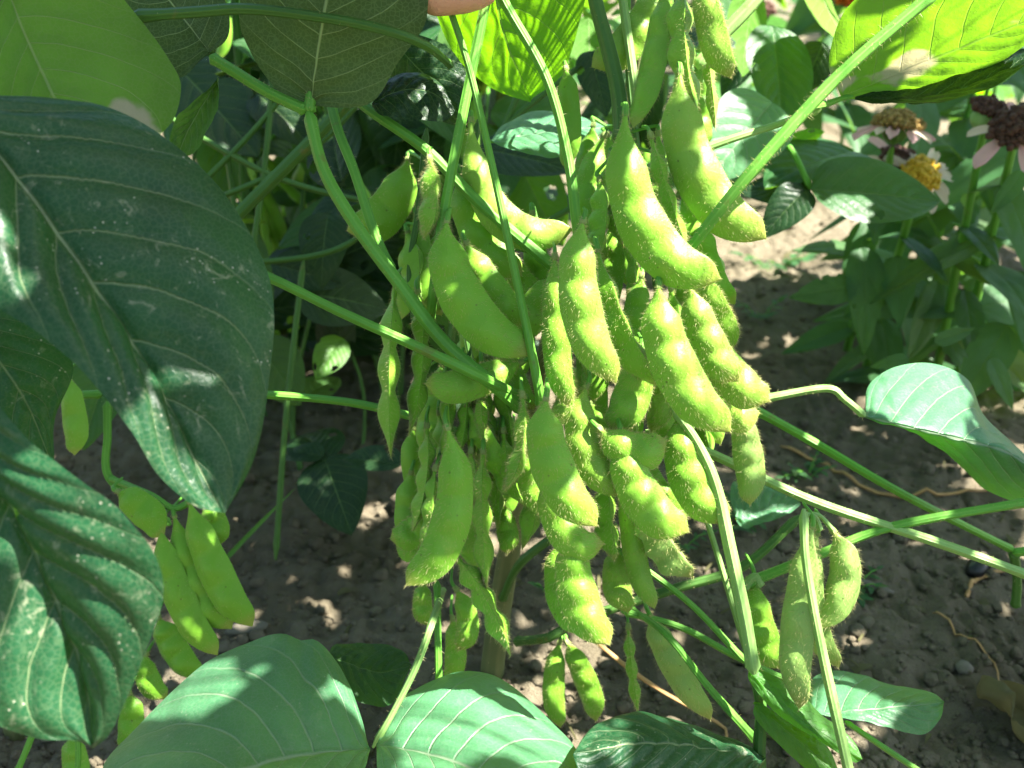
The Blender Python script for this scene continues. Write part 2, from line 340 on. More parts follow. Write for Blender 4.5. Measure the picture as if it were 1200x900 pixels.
def pod_hairs(V, nh, hl):
    m, k = V.shape[:2]; i = rng.integers(1, m - 1, nh); j = rng.integers(0, k - 1, nh); f = rng.random((nh, 1)); g = rng.random((nh, 1))
    p = (V[i, j] * (1 - f) + V[i, j + 1] * f) * (1 - g) + g * (V[np.minimum(i + 1, m - 1), j] * (1 - f) + V[np.minimum(i + 1, m - 1), j + 1] * f)
    tu = V[np.minimum(i + 1, m - 1), j] - V[i, j]; tv = V[i, j + 1] - V[i, j]; nr = nz(np.cross(tu, tv)); c = V.mean(1)[i]
    nr *= np.where(np.sum(nr * (p - c), 1) < 0, -1, 1)[:, None]
    dr = nz(nr + .55 * nz(tu) + rng.normal(size=(nh, 3)) * .22)
    return hair_mesh(p - nr * .00005, nr, dr, hl * rng.uniform(.5, 1.25, nh), .00011)
RACEME = []                                            # points on stems that pod stalks can reach
def pod(parent, x0, y0, xm, ym, x1, y1, w, d, facing=0, ns=3, mat='pod', nh=480, dd=0.0, hl=.00115, ped=True):
    p0, pm, p1 = P(x0, y0, d), P(xm, ym, d - dd * .5), P(x1, y1, d - dd)
    c = 2 * pm - .5 * (p0 + p1); t = np.linspace(0, 1, 40)[:, None]; C = (1 - t) ** 2 * p0 + 2 * t * (1 - t) * c + t * t * p1
    fa = R(facing); W = w * d / F * .94 / max(abs(math.cos(fa)), abs(math.sin(fa)) * .66)
    V, uv = pod_shape(C, W, nz(pm - CAM), fa, ns)
    o = link('pod', mesh('pod', V, grid_faces(V.shape[0], V.shape[1]), uv), MAT[mat], parent)
    if nh: tag(link('hairs', pod_hairs(V, nh, hl), MAT['hair'], o), kind='stuff')
    if ped:
        T0 = nz(C[0] - C[2]); up = np.array([0, 0, 1.0]); q = C[0] + T0 * .0035 + FW * .0028; e = q + T0 * .0005 + FW * .013 + up * .003
        if RACEME:
            A = np.array(RACEME); dist = np.linalg.norm(A - C[0], axis=1); b = A[dist.argmin()]
            if .004 < dist.min() < .020: e = b
        tube('pedicel', catmull([C[1], C[0] + T0 * .001, q, e], 12), [W * .085, W * .065, .0006, .0006], 'stalk', o, k=6, ribs=0)
        Cc = C[0] + T0 * .0004 + np.outer(np.linspace(-.0022, .0014, 5), T0)[::-1]
        tube('calyx', Cc, [.0007, .0010, .0012, .0013, .0013], 'calyx', o, k=7, ribs=.12, hair=40, hl=.0012)
    return o

def quilt(t, s, nv): 
    a = np.abs(s); ph = (t - .25 * a - .06 * a * a) * nv
    return np.abs(np.sin(np.pi * ph)) ** .7 * (1 - a ** 4) * ss(0, .06, a) * (1 - .85 * ss(.70, .98, t)) * ss(0, .1, t)
def leaf_from_edges(name, parent, mid, left, right, db, dt, dl=0., dr=0., mat='leaf', nu=80, nv=41, amp=.0010, bulge=.0, nveins=8, wave=.0015, seed=0, show='top'):
    """mid, left, right: outlines as seen; db, dt depth at base and tip, dl, dr how far the two margins lie behind (+) or before (-) the midrib"""
    t = np.linspace(0, 1, nu)
    def curve(pts, off):
        p2 = catmull([(x, y, 0) for x, y in pts], nu); dep = db + (dt - db) * t + off * np.sin(np.pi * np.clip(t, 0, 1)) ** .7
        return np.array([P(a[0], a[1], z) for a, z in zip(p2, dep)])
    M = curve(mid, 0); Lf = curve([mid[0]] + left + [mid[-1]], dl); Rt = curve([mid[0]] + right + [mid[-1]], dr)
    s = np.linspace(-1, 1, nv); a = np.abs(s)[None, :, None]; E = np.where((s < 0)[None, :, None], Lf[:, None], Rt[:, None])
    V = M[:, None] * (1 - a) + E * a
    N = nz(np.cross(np.gradient(V, axis=0), np.gradient(V, axis=1))); N[0] = N[1]; N[-1] = N[-2]
    N = nz(N.mean((0, 1)) * .6 + N)
    tt, sg = np.meshgrid(t, s, indexing='ij')
    # N is made to point out of the upper leaf surface
    ref = {'top': CAM - V.mean((0, 1)), 'under': V.mean((0, 1)) - CAM, 'up': np.array([0, 0, 1.0])}[show]
    N0 = nz(np.cross(V[nu // 2 + 6, nv // 2] - V[nu // 2 - 6, nv // 2], V[nu // 2, nv - 2] - V[nu // 2, 1])); sgn = 1.0 if np.dot(N0, ref) > 0 else -1.0
    N = N * sgn if np.dot(N[nu // 2, nv // 2], N0) > 0 else -N * sgn
    h = amp * quilt(tt, sg, nveins) + bulge * (1 - (2 * np.abs(sg) - 1) ** 2) * np.sin(np.pi * tt)
    h += wave * (vn(tt * 5 + seed * 3.7, sg * 2.2 + seed, 9) - .5) * 2 * np.abs(sg) + wave * .6 * (vn(tt * 13 + seed, sg * 5, 10) - .5)
    V = V + N * h[..., None]
    uv = np.stack([tt, (sg + 1) / 2], -1); f = grid_faces(nu, nv)
    if sgn > 0: f = f[:, ::-1]
    return link(name, mesh(name, V, f, uv), MAT[mat], parent), V

COARSE = {}
def leaf_proto(W, fold, droop, seed, ea=.52, eb=.85, nu=44, nv=23, nveins=8, amp=.014, wave=.03):
    t = np.linspace(0, 1, nu); s = np.linspace(-1, 1, nv); tt, sg = np.meshgrid(t, s, indexing='ij'); a = np.abs(sg)
    pk = ea / (ea + eb); f = tt ** ea * (1 - tt) ** eb / (pk ** ea * (1 - pk) ** eb); hw = W / 2 * f
    z = -droop * tt ** 2 + hw * a * math.sin(fold) * (1 - .35 * a) + amp * quilt(tt, sg, nveins) + wave * (vn(tt * 4 + seed * 5.1, sg * 2 + seed, 11) - .5) * (.3 + a)
    x = tt * (1 - .22 * droop); y = sg * hw * math.cos(fold)
    fc = grid_faces(nu, nv)[:, ::-1]; keep = np.ones(len(fc), bool); ft, fs = tt.ravel()[fc].mean(1), sg.ravel()[fc].mean(1)
    for _ in range(int(rng.integers(0, 4))):            # insect bites
        a0, b0, r0 = rng.uniform(.25, .9), rng.choice([-1, 1]) * rng.uniform(.3, 1.05), rng.uniform(.03, .08); keep &= ((ft - a0) ** 2 + ((fs - b0) * .34) ** 2) > r0 ** 2
    m = mesh('leaf', np.stack([x, y, z], -1), fc[keep], np.stack([tt, (sg + 1) / 2], -1)); c = np.stack([x, y, z], -1)[::6, ::4]
    COARSE[m.name] = (c.reshape(-1, 3), grid_faces(*c.shape[:2])); return m
PROTO = {}
def protos(key, mat, n, **kw):
    L = []
    for i in range(n):
        m = leaf_proto(kw.get('W', .68) * random.uniform(.88, 1.12), random.uniform(.05, .45), random.uniform(.02, .45), i * 1.7 + len(key), kw.get('ea', .52), kw.get('eb', .85), nveins=kw.get('nveins', 8), amp=kw.get('amp', .014))
        m.materials.append(MAT[mat]); L.append(m)
    PROTO[key] = L
for k_ in ('leaf', 'leaf_dark', 'leaf_bright', 'leaf_pale', 'leaf_spot'): protos(k_, k_, 5)
protos('zleaf', 'zleaf', 5, W=.40, ea=.45, eb=.95, nveins=4, amp=.004)
def leaf(parent, base, dirv, normal, L, key='leaf', name='leaf'):
    x = nz(dirv); z = nz(np.asarray(normal, float) - x * np.dot(normal, x)); y = np.cross(z, x)
    o = link(name, random.choice(PROTO[key]), None, parent)
    m = Matrix(((x[0], y[0], z[0], base[0]), (x[1], y[1], z[1], base[1]), (x[2], y[2], z[2], base[2]), (0, 0, 0, 1)))
    o.matrix_basis = m @ Matrix.Scale(L, 4); return o
def leaf_px(parent, bx, by, bd, tx, ty, td, normal, key='leaf', name='leaf'):
    b, e = P(bx, by, bd), P(tx, ty, td); return leaf(parent, b, e - b, normal, float(np.linalg.norm(e - b)) * 1.04, key, name)
def trifoliate(parent, node, dirv, L, key='leaf', tilt=None, pet_from=None):
    d = nz(dirv); up = np.array([0, 0, 1.0]); side = nz(np.cross(d, up)); nrm = nz(np.cross(side, d)) if tilt is None else tilt
    tube('petiolule', catmull([node, node + d * L * .18], 4), .0007, 'stalk', parent, k=5, ribs=0)
    leaf(parent, node + d * L * .18, d + np.array([0, 0, random.uniform(-.3, .1)]), nrm + rng.normal(size=3) * .2, L, key)
    for q in (-1, 1):
        dv = nz(side * q + d * .25 + np.array([0, 0, random.uniform(-.25, .15)])); leaf(parent, node + dv * .003, dv, nrm + rng.normal(size=3) * .2, L * .92, key)
# ------------------------------------------------------------------ the soybean plant in front
main = thing('soybean_plant', 'soybean plant in the middle, loaded with hanging hairy green pods', 'soybean plant', 'soybean plants')
base = G(577, 792)
main.location = (0, 0, 0)
stemC = catmull([base - [0, 0, .012], base + [0, 0, .004], P(588, 700, .495), P(603, 610, .475), P(618, 500, .455), P(650, 380, .440), P(696, 250, .43), P(738, 120, .425), P(748, -20, .42), P(742, -160, .43), P(720, -330, .45)], 60)
tube('stem', stemC, [.0062, .0055, .0045, .0038, .0032, .0028, .0025], 'stem', main, k=12, hair=500)
RACEME += [tuple(p) for p in stemC[4:]]
def S(pts, w, d=.36, mat='stalk', hair=60, name='petiole', hl=.0013, race=False):
    o = stalk(name, pts, w, mat, main, d, hair, hl)
    if race:
        RACEME.extend(tuple(p) for p in catmull([P(*(p if len(p) == 3 else (p[0], p[1], d))) for p in pts], 20))
    return o
# petioles and branches that carry the pods, seen from top left to bottom right
S([(580, -70), (566, 18), (545, 120), (520, 250), (508, 340), (503, 385, .38)], 14, .352, hair=260, hl=.0011)
S([(505, -60), (528, 12), (550, 80), (576, 190), (606, 330), (631, 452), (634, 476, .36)], [9, 9, 10, 11, 14], .345, hair=40)
S([(560, -70), (590, 0), (640, 90), (665, 180), (676, 262), (678, 285, .37)], [13, 13, 13, 14], .35, hair=40)
S([(690, -60), (698, 0), (714, 60), (725, 110), (730, 170)], [19, 19, 21, 24], .375, 'stalk_dark', 40, 'branch', race=True)
S([(722, -60), (730, 0), (742, 85), (748, 130)], 12, .39, 'stalk_pale', 120, race=True)
S([(361, 128), (380, 200), (420, 268), (470, 335), (520, 400), (580, 452), (615, 482, .37)], [15, 17, 18, 18, 17], .352, hair=200)
S([(376, 50, .40), (392, 138, .375), (415, 200), (438, 270), (462, 325)], 14, .366, hair=60)
S([(246, 66), (275, 84), (318, 110), (361, 130)], 15, .352, hair=160, name='petiolule')
S([(362, 132), (366, 105), (372, 60, .35)], [18, 14, 10], .352, hair=120, name='petiolule')
S([(388, 92, .40), (432, 128), (500, 176), (562, 238), (640, 305), (672, 330, .39)], [12, 14, 15, 16], .372, hair=60)
S([(230, 290, .35), (318, 326), (400, 366), (480, 402), (560, 440), (620, 470, .37)], [13, 13, 14, 14], .342, hair=60)
S([(220, 458), (308, 462), (400, 470), (460, 482), (520, 500), (570, 520)], 11, .42, hair=20)
S([(150, 20), (230, 14), (300, 11), (420, 28), (492, 50), (530, 78, .365)], [15, 14, 13, 12, 10], .325, 'stalk_dark', hair=30)
S([(1100, -16), (1085, 0), (980, 92), (880, 202), (806, 294, .338), (786, 318, .356)], [17, 17, 18, 17, 15, 12], .325, hair=420, hl=.0019)
S([(962, 128, .345), (905, 148), (860, 162), (770, 194), (740, 202)], [9, 10, 12, 13], .365, 'stalk_pale', 60)
S([(915, -40), (885, 0), (842, 46), (815, 80)], [18, 20, 16], .36, 'stalk_pale', 60)
S([(870, 470), (900, 466), (968, 455), (990, 468), (1014, 488)], [12, 11, 10, 9], .40, 'stalk_pale', 160)
S([(868, 474), (890, 483), (960, 522), (1060, 580), (1190, 646, .47)], [12, 11, 10], .43, hair=140)
S([(1188, 646, .468), (1192, 680, .476), (1190, 712, .482)], [14, 12, 13], .47, 'stalk_dark', 20, 'branch')
S([(1186, 648, .468), (1240, 640, .46)], 12, .46, hair=20)
S([(756, 505), (830, 530), (950, 586), (1100, 636), (1230, 683)], [12, 13, 13], .385, 'stalk_pale', 300)
S([(604, 752, .47), (640, 748), (665, 735), (710, 716), (790, 690), (870, 664), (938, 604)], [13, 13, 13, 14, 14, 12], .43, 'stalk_dark', 260, 'branch', race=True)
S([(868, 690), (880, 682), (960, 650), (1050, 616), (1230, 584)], [15, 13, 12, 13], .385, hair=420, hl=.0011)
S([(788, 478), (815, 515), (838, 565), (855, 640), (872, 720), (884, 790)], [10, 13, 16, 18, 18, 17], .352, 'stalk_pale', 240)
S([(884, 785), (892, 830), (890, 880), (893, 930)], [14, 16, 17], .365, 'stalk_dark', 40)
S([(822, 590), (838, 640), (862, 720), (885, 800, .40)], 8, .40, 'stalk_pale', 30)
S([(942, 596), (945, 660), (963, 760), (995, 905), (1003, 950)], [11, 12, 14, 14], .345, 'stalk_pale', 200)
S([(700, 626), (750, 662), (812, 710), (874, 776)], [7, 8, 9], .375, hair=60)
S([(728, 716), (800, 736), (860, 768), (930, 800)], [9, 9, 8], .405, hair=90)
S([(738, 712, .42), (782, 745), (830, 805), (892, 875)], [8, 9, 12], .375, hair=90)
S([(437, 876), (462, 832), (488, 780), (508, 725), (520, 690, .42)], [9, 10, 10, 8], .352, 'stalk_pale', 260)
S([(512, 680), (513, 740), (514, 800), (512, 850)], [10, 10, 10], .385, hair=160)
S([(705, 596, .435), (660, 622, .45), (610, 660), (588, 704, .49)], 12, .46, 'stalk_dark', 20, 'branch', race=True)
S([(990, 845), (1030, 872), (1090, 912)], [7, 8, 8], .40, hair=30)
S([(120, 462, .45), (76, 464, .45), (20, 470, .45)], 11, .45, hair=0)
# racemes hidden among the pods
for q in ([(640, 300), (650, 380), (660, 470), (670, 540), (668, 640)], [(735, 60), (745, 160), (760, 260), (770, 340), (790, 470)], [(790, -40), (800, 60), (812, 120)], [(500, 150), (490, 250), (480, 330), (500, 440), (530, 500)], [(560, 140), (545, 240), (540, 350), (560, 470), (560, 560)]):
    S(q, 9, .405, 'stalk_dark', 20, 'raceme', race=True)

PODS = [  # x0,y0, mid, tip, width, depth, facing, seeds, colour, nearer at the tip by
 (772,-22,748,36,700,82,44,.395,0,3,'pod_lime'), (778,-14,768,62,748,146,31,.368,45,3,'pod'), (800,-24,798,62,816,144,36,.357,78,3,'pod'),
 (822,-30,832,28,850,90,36,.348,25,2,'pod_lime'), (828,60,832,100,838,148,16,.372,80,2,'pod_lime'), (797,84,815,200,888,284,58,.348,0,3,'pod_lime'),
 (733,132,752,262,836,334,60,.332,0,3,'pod'), (762,158,782,232,806,300,22,.348,80,3,'pod'), (708,158,690,232,700,308,36,.39,10,3,'pod'),
 (716,262,716,314,708,372,32,.395,25,3,'pod'), (684,258,679,350,713,448,50,.328,8,3,'pod'), (700,292,722,382,768,452,32,.342,62,3,'pod'),
 (772,334,788,424,846,508,57,.332,0,3,'pod'), (806,332,828,398,858,448,44,.343,5,3,'pod_lime'), (818,318,842,366,860,408,30,.357,40,2,'pod_lime'),
 (826,390,856,440,894,474,48,.348,0,2,'pod_lime'), (838,450,856,484,888,490,38,.358,5,2,'pod_lime'), (868,480,876,530,884,588,36,.368,15,3,'pod_pale'),
 (752,322,744,372,738,420,32,.37,20,3,'pod'), (774,420,778,460,768,504,27,.358,50,2,'pod_lime'), (752,410,742,458,724,504,46,.350,15,2,'pod'),
 (702,502,740,528,780,524,46,.343,10,2,'pod'), (688,452,684,522,728,582,42,.348,0,3,'pod_lime'), (640,466,646,542,690,618,52,.328,0,3,'pod'),
 (640,548,660,622,704,644,42,.340,8,3,'pod'), (728,508,750,580,799,628,52,.343,0,3,'pod'), (752,528,774,580,816,598,34,.366,10,3,'pod'),
 (796,484,806,556,845,614,50,.354,8,3,'pod'), (748,590,772,640,804,676,32,.360,58,3,'pod_pale'), (672,622,676,692,706,756,48,.342,0,3,'pod'),
 (660,628,660,694,690,742,44,.356,12,3,'pod'), (734,560,742,640,762,712,28,.368,20,3,'pod_lime'), (708,560,708,610,716,652,30,.360,70,2,'pod'),
 (724,640,722,680,730,716,34,.385,30,2,'pod_lime'), (736,734,740,782,748,836,16,.415,88,3,'pod'), (762,722,786,772,826,842,34,.405,30,3,'pod_pale'),
 (664,752,684,792,702,842,28,.448,40,3,'pod'), (656,752,649,800,652,850,27,.452,20,2,'pod'),
 (464,330,456,430,458,532,31,.362,90,3,'pod'), (489,340,494,420,480,508,28,.366,86,3,'pod'), (503,184,504,232,500,276,27,.352,70,2,'pod'),
 (478,186,456,244,414,276,50,.42,0,2,'pod'), (552,140,582,250,668,276,44,.374,0,3,'pod_lime'), (538,204,560,272,604,326,46,.384,5,3,'pod'),
 (524,258,540,346,614,420,56,.346,0,3,'pod'), (546,284,574,338,612,382,42,.362,5,3,'pod'), (656,322,628,362,588,400,46,.385,0,2,'pod'),
 (650,300,651,390,660,474,34,.347,22,3,'pod'), (668,420,662,468,654,500,24,.352,60,2,'pod_lime'), (612,424,556,448,502,456,42,.358,0,2,'pod'),
 (524,500,530,604,484,688,48,.336,0,3,'pod'), (500,498,498,560,484,622,24,.372,84,3,'pod'), (506,596,486,622,462,636,36,.395,0,2,'pod'), (512,600,492,636,464,640,36,.402,10,2,'pod'),
 (566,528,565,604,570,686,28,.356,90,3,'pod'), (552,528,554,560,566,596,20,.362,70,2,'pod'), (544,556,546,612,554,668,26,.382,60,3,'pod'),
 (546,474,580,536,614,590,30,.368,60,3,'pod'), (612,462,610,522,592,574,23,.343,80,2,'pod'), (616,500,624,572,614,642,28,.374,75,3,'pod'),
 (534,652,566,700,598,766,32,.357,84,3,'pod'), (534,690,548,726,541,762,27,.40,30,2,'pod'), (497,680,495,708,498,732,24,.42,20,2,'pod'),
 (530,724,534,760,530,800,26,.425,15,2,'pod'), (563,458,564,486,566,516,18,.362,88,1,'pod'), (590,486,584,520,600,566,30,.386,30,2,'pod'),
 (634,476,622,552,644,606,34,.352,15,3,'pod'), (588,590,594,620,598,646,26,.39,20,2,'pod'), (600,300,612,330,640,350,30,.40,20,2,'pod'), (690,470,700,500,712,520,40,.372,20,2,'pod'),
 (760,460,790,520,820,560,40,.378,20,3,'pod'), (520,520,540,560,530,620,30,.39,40,2,'pod'), (580,380,600,440,620,480,30,.395,30,2,'pod'), (700,380,700,430,690,470,34,.372,20,2,'pod'),
 (952,616,936,722,930,824,40,.352,38,3,'pod_pale'), (958,624,952,712,976,780,32,.366,40,3,'pod_pale'), (976,622,990,676,962,738,38,.360,20,2,'pod_pale'), (884,676,892,740,914,784,38,.385,20,3,'pod')]
for p in PODS: pod(main, *p, nh=1700 if p[7] < .36 else 1000, hl=.0020 if p[10] == 'pod_pale' else .0016)
for i in range(34):                                    # pods deeper in the cluster
    x = rng.uniform(470, 640) if i % 2 else rng.uniform(650, 830); y = rng.uniform(200, 560) if i % 2 else rng.uniform(60, 520)
    dx = rng.uniform(-22, 30); pod(main, x, y, x + dx * .3 + rng.uniform(-8, 8), y + 52, x + dx, y + rng.uniform(95, 120), rng.uniform(28, 40), rng.uniform(.392, .43), rng.uniform(0, 90), int(rng.integers(2, 4)), 'pod', nh=300)
for i in range(30):                                    # narrow pods seen edge on between the larger ones
    x, y = (rng.uniform(500, 625), rng.uniform(420, 600)) if i % 2 else (rng.uniform(690, 800), rng.uniform(150, 560))
    dx = rng.uniform(-14, 26); pod(main, x, y, x + dx * .4 + rng.uniform(-6, 6), y + 48, x + dx, y + rng.uniform(85, 115), rng.uniform(19, 27), rng.uniform(.362, .388), rng.uniform(62, 90), int(rng.integers(2, 4)), 'pod', nh=700)
stalk('raceme', [(940, 602), (955, 606), (962, 622)], 7, 'stalk_pale', main, .355, 30); stalk('raceme', [(942, 602), (960, 604), (977, 622)], 6, 'stalk_pale', main, .358, 30)
stalk('raceme', [(872, 690), (884, 676), (892, 688)], 12, 'stalk_pale', main, .384, 60, .0016)

# leaves of the front plant, each drawn from its own outline
def LE(*a, **k): return leaf_from_edges('leaf', k.pop('parent', main), *a, **k)[0]
# eaten leaf whose underside fills the top, dark
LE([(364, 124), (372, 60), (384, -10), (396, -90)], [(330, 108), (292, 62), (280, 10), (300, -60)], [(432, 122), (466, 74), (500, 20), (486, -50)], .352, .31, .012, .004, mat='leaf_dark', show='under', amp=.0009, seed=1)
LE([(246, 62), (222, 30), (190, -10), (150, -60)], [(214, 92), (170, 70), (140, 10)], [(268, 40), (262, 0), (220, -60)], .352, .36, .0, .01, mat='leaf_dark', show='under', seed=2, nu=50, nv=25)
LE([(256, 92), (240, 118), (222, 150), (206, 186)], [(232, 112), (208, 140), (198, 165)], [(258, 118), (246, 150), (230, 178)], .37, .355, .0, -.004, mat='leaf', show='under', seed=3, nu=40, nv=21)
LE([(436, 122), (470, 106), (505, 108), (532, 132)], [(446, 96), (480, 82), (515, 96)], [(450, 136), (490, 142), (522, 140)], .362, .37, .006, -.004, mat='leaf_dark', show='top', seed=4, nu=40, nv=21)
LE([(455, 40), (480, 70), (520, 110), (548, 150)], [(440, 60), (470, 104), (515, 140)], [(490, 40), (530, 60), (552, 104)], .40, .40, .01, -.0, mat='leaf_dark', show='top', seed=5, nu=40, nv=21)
# glowing leaf behind the finger
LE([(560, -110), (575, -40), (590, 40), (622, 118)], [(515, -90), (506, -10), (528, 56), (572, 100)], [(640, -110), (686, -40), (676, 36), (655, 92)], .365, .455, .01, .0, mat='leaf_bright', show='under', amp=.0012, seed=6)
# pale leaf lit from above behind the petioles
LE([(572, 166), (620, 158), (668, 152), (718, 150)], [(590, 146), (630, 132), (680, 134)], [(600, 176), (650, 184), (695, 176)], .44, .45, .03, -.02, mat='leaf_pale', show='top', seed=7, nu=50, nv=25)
# folded leaf at the right
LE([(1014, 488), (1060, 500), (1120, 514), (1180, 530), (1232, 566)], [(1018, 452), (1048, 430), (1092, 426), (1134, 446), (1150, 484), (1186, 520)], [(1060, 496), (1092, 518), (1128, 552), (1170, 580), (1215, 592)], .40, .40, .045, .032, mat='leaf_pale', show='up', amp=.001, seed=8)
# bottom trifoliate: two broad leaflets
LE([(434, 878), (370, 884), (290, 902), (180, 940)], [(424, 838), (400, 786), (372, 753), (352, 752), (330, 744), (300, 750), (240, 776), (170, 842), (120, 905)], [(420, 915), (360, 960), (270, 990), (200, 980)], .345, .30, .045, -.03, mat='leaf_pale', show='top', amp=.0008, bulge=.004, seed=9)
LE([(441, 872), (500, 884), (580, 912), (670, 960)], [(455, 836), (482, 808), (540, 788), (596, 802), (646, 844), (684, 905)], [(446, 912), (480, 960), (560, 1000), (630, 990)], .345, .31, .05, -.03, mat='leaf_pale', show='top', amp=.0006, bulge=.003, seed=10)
LE([(384, 768), (410, 778), (445, 788), (482, 780)], [(396, 754), (430, 752), (468, 762)], [(392, 796), (420, 822), (462, 822)], .41, .415, .012, -.012, mat='leaf', show='top', seed=11, nu=44, nv=23)
# quilted leaf at the bottom and the leaves round the right cluster
LE([(896, 892), (840, 880), (760, 872), (672, 884)], [(862, 872), (800, 848), (745, 836), (700, 852)], [(860, 930), (780, 950), (700, 930)], .36, .33, .03, -.02, mat='leaf_big', show='top', amp=.0022, nveins=9, seed=12)
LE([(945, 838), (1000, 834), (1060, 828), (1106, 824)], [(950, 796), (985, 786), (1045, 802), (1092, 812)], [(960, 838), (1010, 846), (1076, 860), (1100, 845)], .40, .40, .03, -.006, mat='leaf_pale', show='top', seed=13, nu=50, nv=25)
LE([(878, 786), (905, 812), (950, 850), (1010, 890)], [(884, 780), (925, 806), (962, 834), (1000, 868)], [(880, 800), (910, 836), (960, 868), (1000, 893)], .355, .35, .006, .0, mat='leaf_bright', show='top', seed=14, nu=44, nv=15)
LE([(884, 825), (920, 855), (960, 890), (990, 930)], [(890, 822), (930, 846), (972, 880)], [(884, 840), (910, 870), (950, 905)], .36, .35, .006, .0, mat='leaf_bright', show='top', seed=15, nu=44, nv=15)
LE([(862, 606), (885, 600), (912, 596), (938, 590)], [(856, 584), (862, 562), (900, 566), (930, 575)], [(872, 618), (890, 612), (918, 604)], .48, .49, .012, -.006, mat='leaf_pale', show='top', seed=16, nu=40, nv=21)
# upper right: eaten leaf seen from below, with a dark one under it
LE([(986, 114), (1040, 92), (1110, 64), (1260, 4)], [(972, 72), (996, 8), (1060, -50), (1180, -60)], [(1030, 114), (1090, 110), (1150, 84), (1220, 40)], .395, .355, -.045, .012, mat='leaf_spot', show='under', amp=.0007, seed=17)
LE([(1002, 116), (1060, 118), (1130, 104), (1240, 56)], [(1040, 106), (1100, 90), (1180, 60)], [(1040, 122), (1100, 122), (1170, 98)], .392, .37, .01, -.012, mat='leaf_dark', show='top', seed=18, nu=50, nv=25)
stalk('petiolule', [(948, 126, .334), (968, 122, .36), (985, 116), (1000, 112)], [11, 10, 9, 7], 'stalk', main, .384, 20)

# ------------------------------------------------------------------ the plant at the left edge
left = thing('soybean_plant', 'soybean plant at left edge with large dark weathered leaves in front of its pods', 'soybean plant', 'soybean plants')
lb = G(20, 860); lst = catmull([lb - [0, 0, .012], lb + [0, 0, .01], P(10, 700, .45), P(-10, 520, .42), P(-60, 300, .40), P(-120, 60, .38), P(-140, -160, .38)], 40)
tube('stem', lst, [.005, .0045, .004, .003], 'stem', left, k=10, hair=200)
LE([(-86, 96), (0, 186), (82, 298), (176, 442), (262, 604)], [(-40, 112), (60, 117), (136, 130), (206, 172), (272, 240), (312, 312), (322, 372), (314, 452), (296, 540)], [(-110, 200), (-40, 330), (50, 396), (104, 442), (152, 502), (184, 556), (228, 594)], .26, .262, .022, -.018, parent=left, mat='leaf_big', show='top', amp=.0024, bulge=.003, seed=21, nu=110, nv=55)
LE([(-90, 440), (0, 566), (58, 680), (98, 790), (110, 876)], [(-30, 440), (34, 520), (96, 566), (146, 604), (182, 652), (186, 706), (152, 800), (128, 858)], [(-120, 560), (-100, 700), (-40, 820), (30, 862), (86, 868)], .247, .247, -.014, -.008, parent=left, mat='leaf_big', show='top', amp=.0022, bulge=.002, seed=22, nu=100, nv=45)
LE([(-90, 330), (-20, 400), (30, 470), (62, 548)], [(-30, 350), (40, 380), (86, 428), (62, 492)], [(-120, 420), (-60, 500), (10, 560)], .30, .31, .006, -.006, parent=left, mat='leaf_big', show='top', amp=.001, seed=23, nu=60, nv=31)
LE([(0, -40), (24, 30), (62, 112), (110, 190)], [(-40, 0), (-30, 80), (20, 150)], [(90, -60), (150, 4), (196, 66), (212, 106), (190, 156)], .30, .315, .008, .012, parent=left, mat='leaf_spot', show='under', amp=.0008, seed=24, nu=70, nv=35)
for q in [(188,618,208,694,248,768,36,.425,25,3), (204,604,230,680,264,738,40,.428,15,3), (222,588,250,664,288,734,40,.42,30,3), (138,576,164,594,194,622,38,.425,10,2),
          (186,724,202,756,230,796,32,.44,40,3), (172,766,172,792,190,820,28,.44,20,2), (80,440,87,485,92,530,28,.43,30,2), (152,812,154,842,150,878,30,.43,20,2), (238,590,252,612,254,640,30,.435,10,2),
          (84,862,88,890,92,920,30,.42,30,2)]:
    pod(left, *q, mat='pod', nh=600)
stalk('petiole', [(126, 470), (126, 510), (128, 560), (180, 600), (200, 615)], 11, 'stalk', left, .45, 20)
stalk('raceme', [(128, 560, .45), (176, 580, .43), (205, 596, .43), (232, 580, .43)], 9, 'stalk', left, .43, 20)
stalk('petiole', [(20, 905), (38, 860), (48, 820)], 9, 'stalk', left, .40, 30); stalk('petiole', [(90, 920), (92, 880), (90, 850)], 8, 'stalk', left, .40, 20)
for q in ([P(-86, 96, .26), P(-120, 120, .30), P(-140, 180, .36)], [P(-90, 440, .285), P(-110, 480, .33), P(-60, 560, .42)], [P(-90, 330, .30), P(-110, 340, .34), P(-70, 400, .40)], [P(0, -40, .30), P(-40, -20, .33), P(-130, 0, .38)]):
    tube('petiole', catmull(q, 10), .0014, 'stalk', left, hair=30)
# plants that carry the canopy: the two in front and unseen ones added to the right to cast shade
right_a = thing('soybean_plant', 'tall soybean plant just outside the right edge whose leaves shade the soil', 'soybean plant', 'soybean plants')
right_b = thing('soybean_plant', 'tall soybean plant beyond the right edge behind the zinnias', 'soybean plant', 'soybean plants')
back_a = thing('soybean_plant', 'tall soybean plant standing behind the middle plant, mostly stems and shaded leaves', 'soybean plant', 'soybean plants')
CAN = []
def can_stem(owner, pts, r=.005, new=True):
    C = catmull(pts, 40)
    if new: tube('stem', C, [r, r * .9, r * .6], 'stem', owner, k=9, hair=0)
    for p in C:
        if p[2] > (.42 if new else .34): CAN.append((p, owner))
can_stem(right_a, [(.50, .55, -.02), (.51, .55, .3), (.49, .56, .60), (.47, .55, .88)]); can_stem(right_b, [(.78, 1.0, -.02), (.77, 1.0, .3), (.74, 1.0, .6), (.72, .99, .88)])
right_c = thing('soybean_plant', 'tall soybean plant outside the right edge close to the camera', 'soybean plant', 'soybean plants')
can_stem(right_c, [(.40, .16, -.02), (.39, .17, .3), (.36, .18, .6), (.34, .19, .88)])
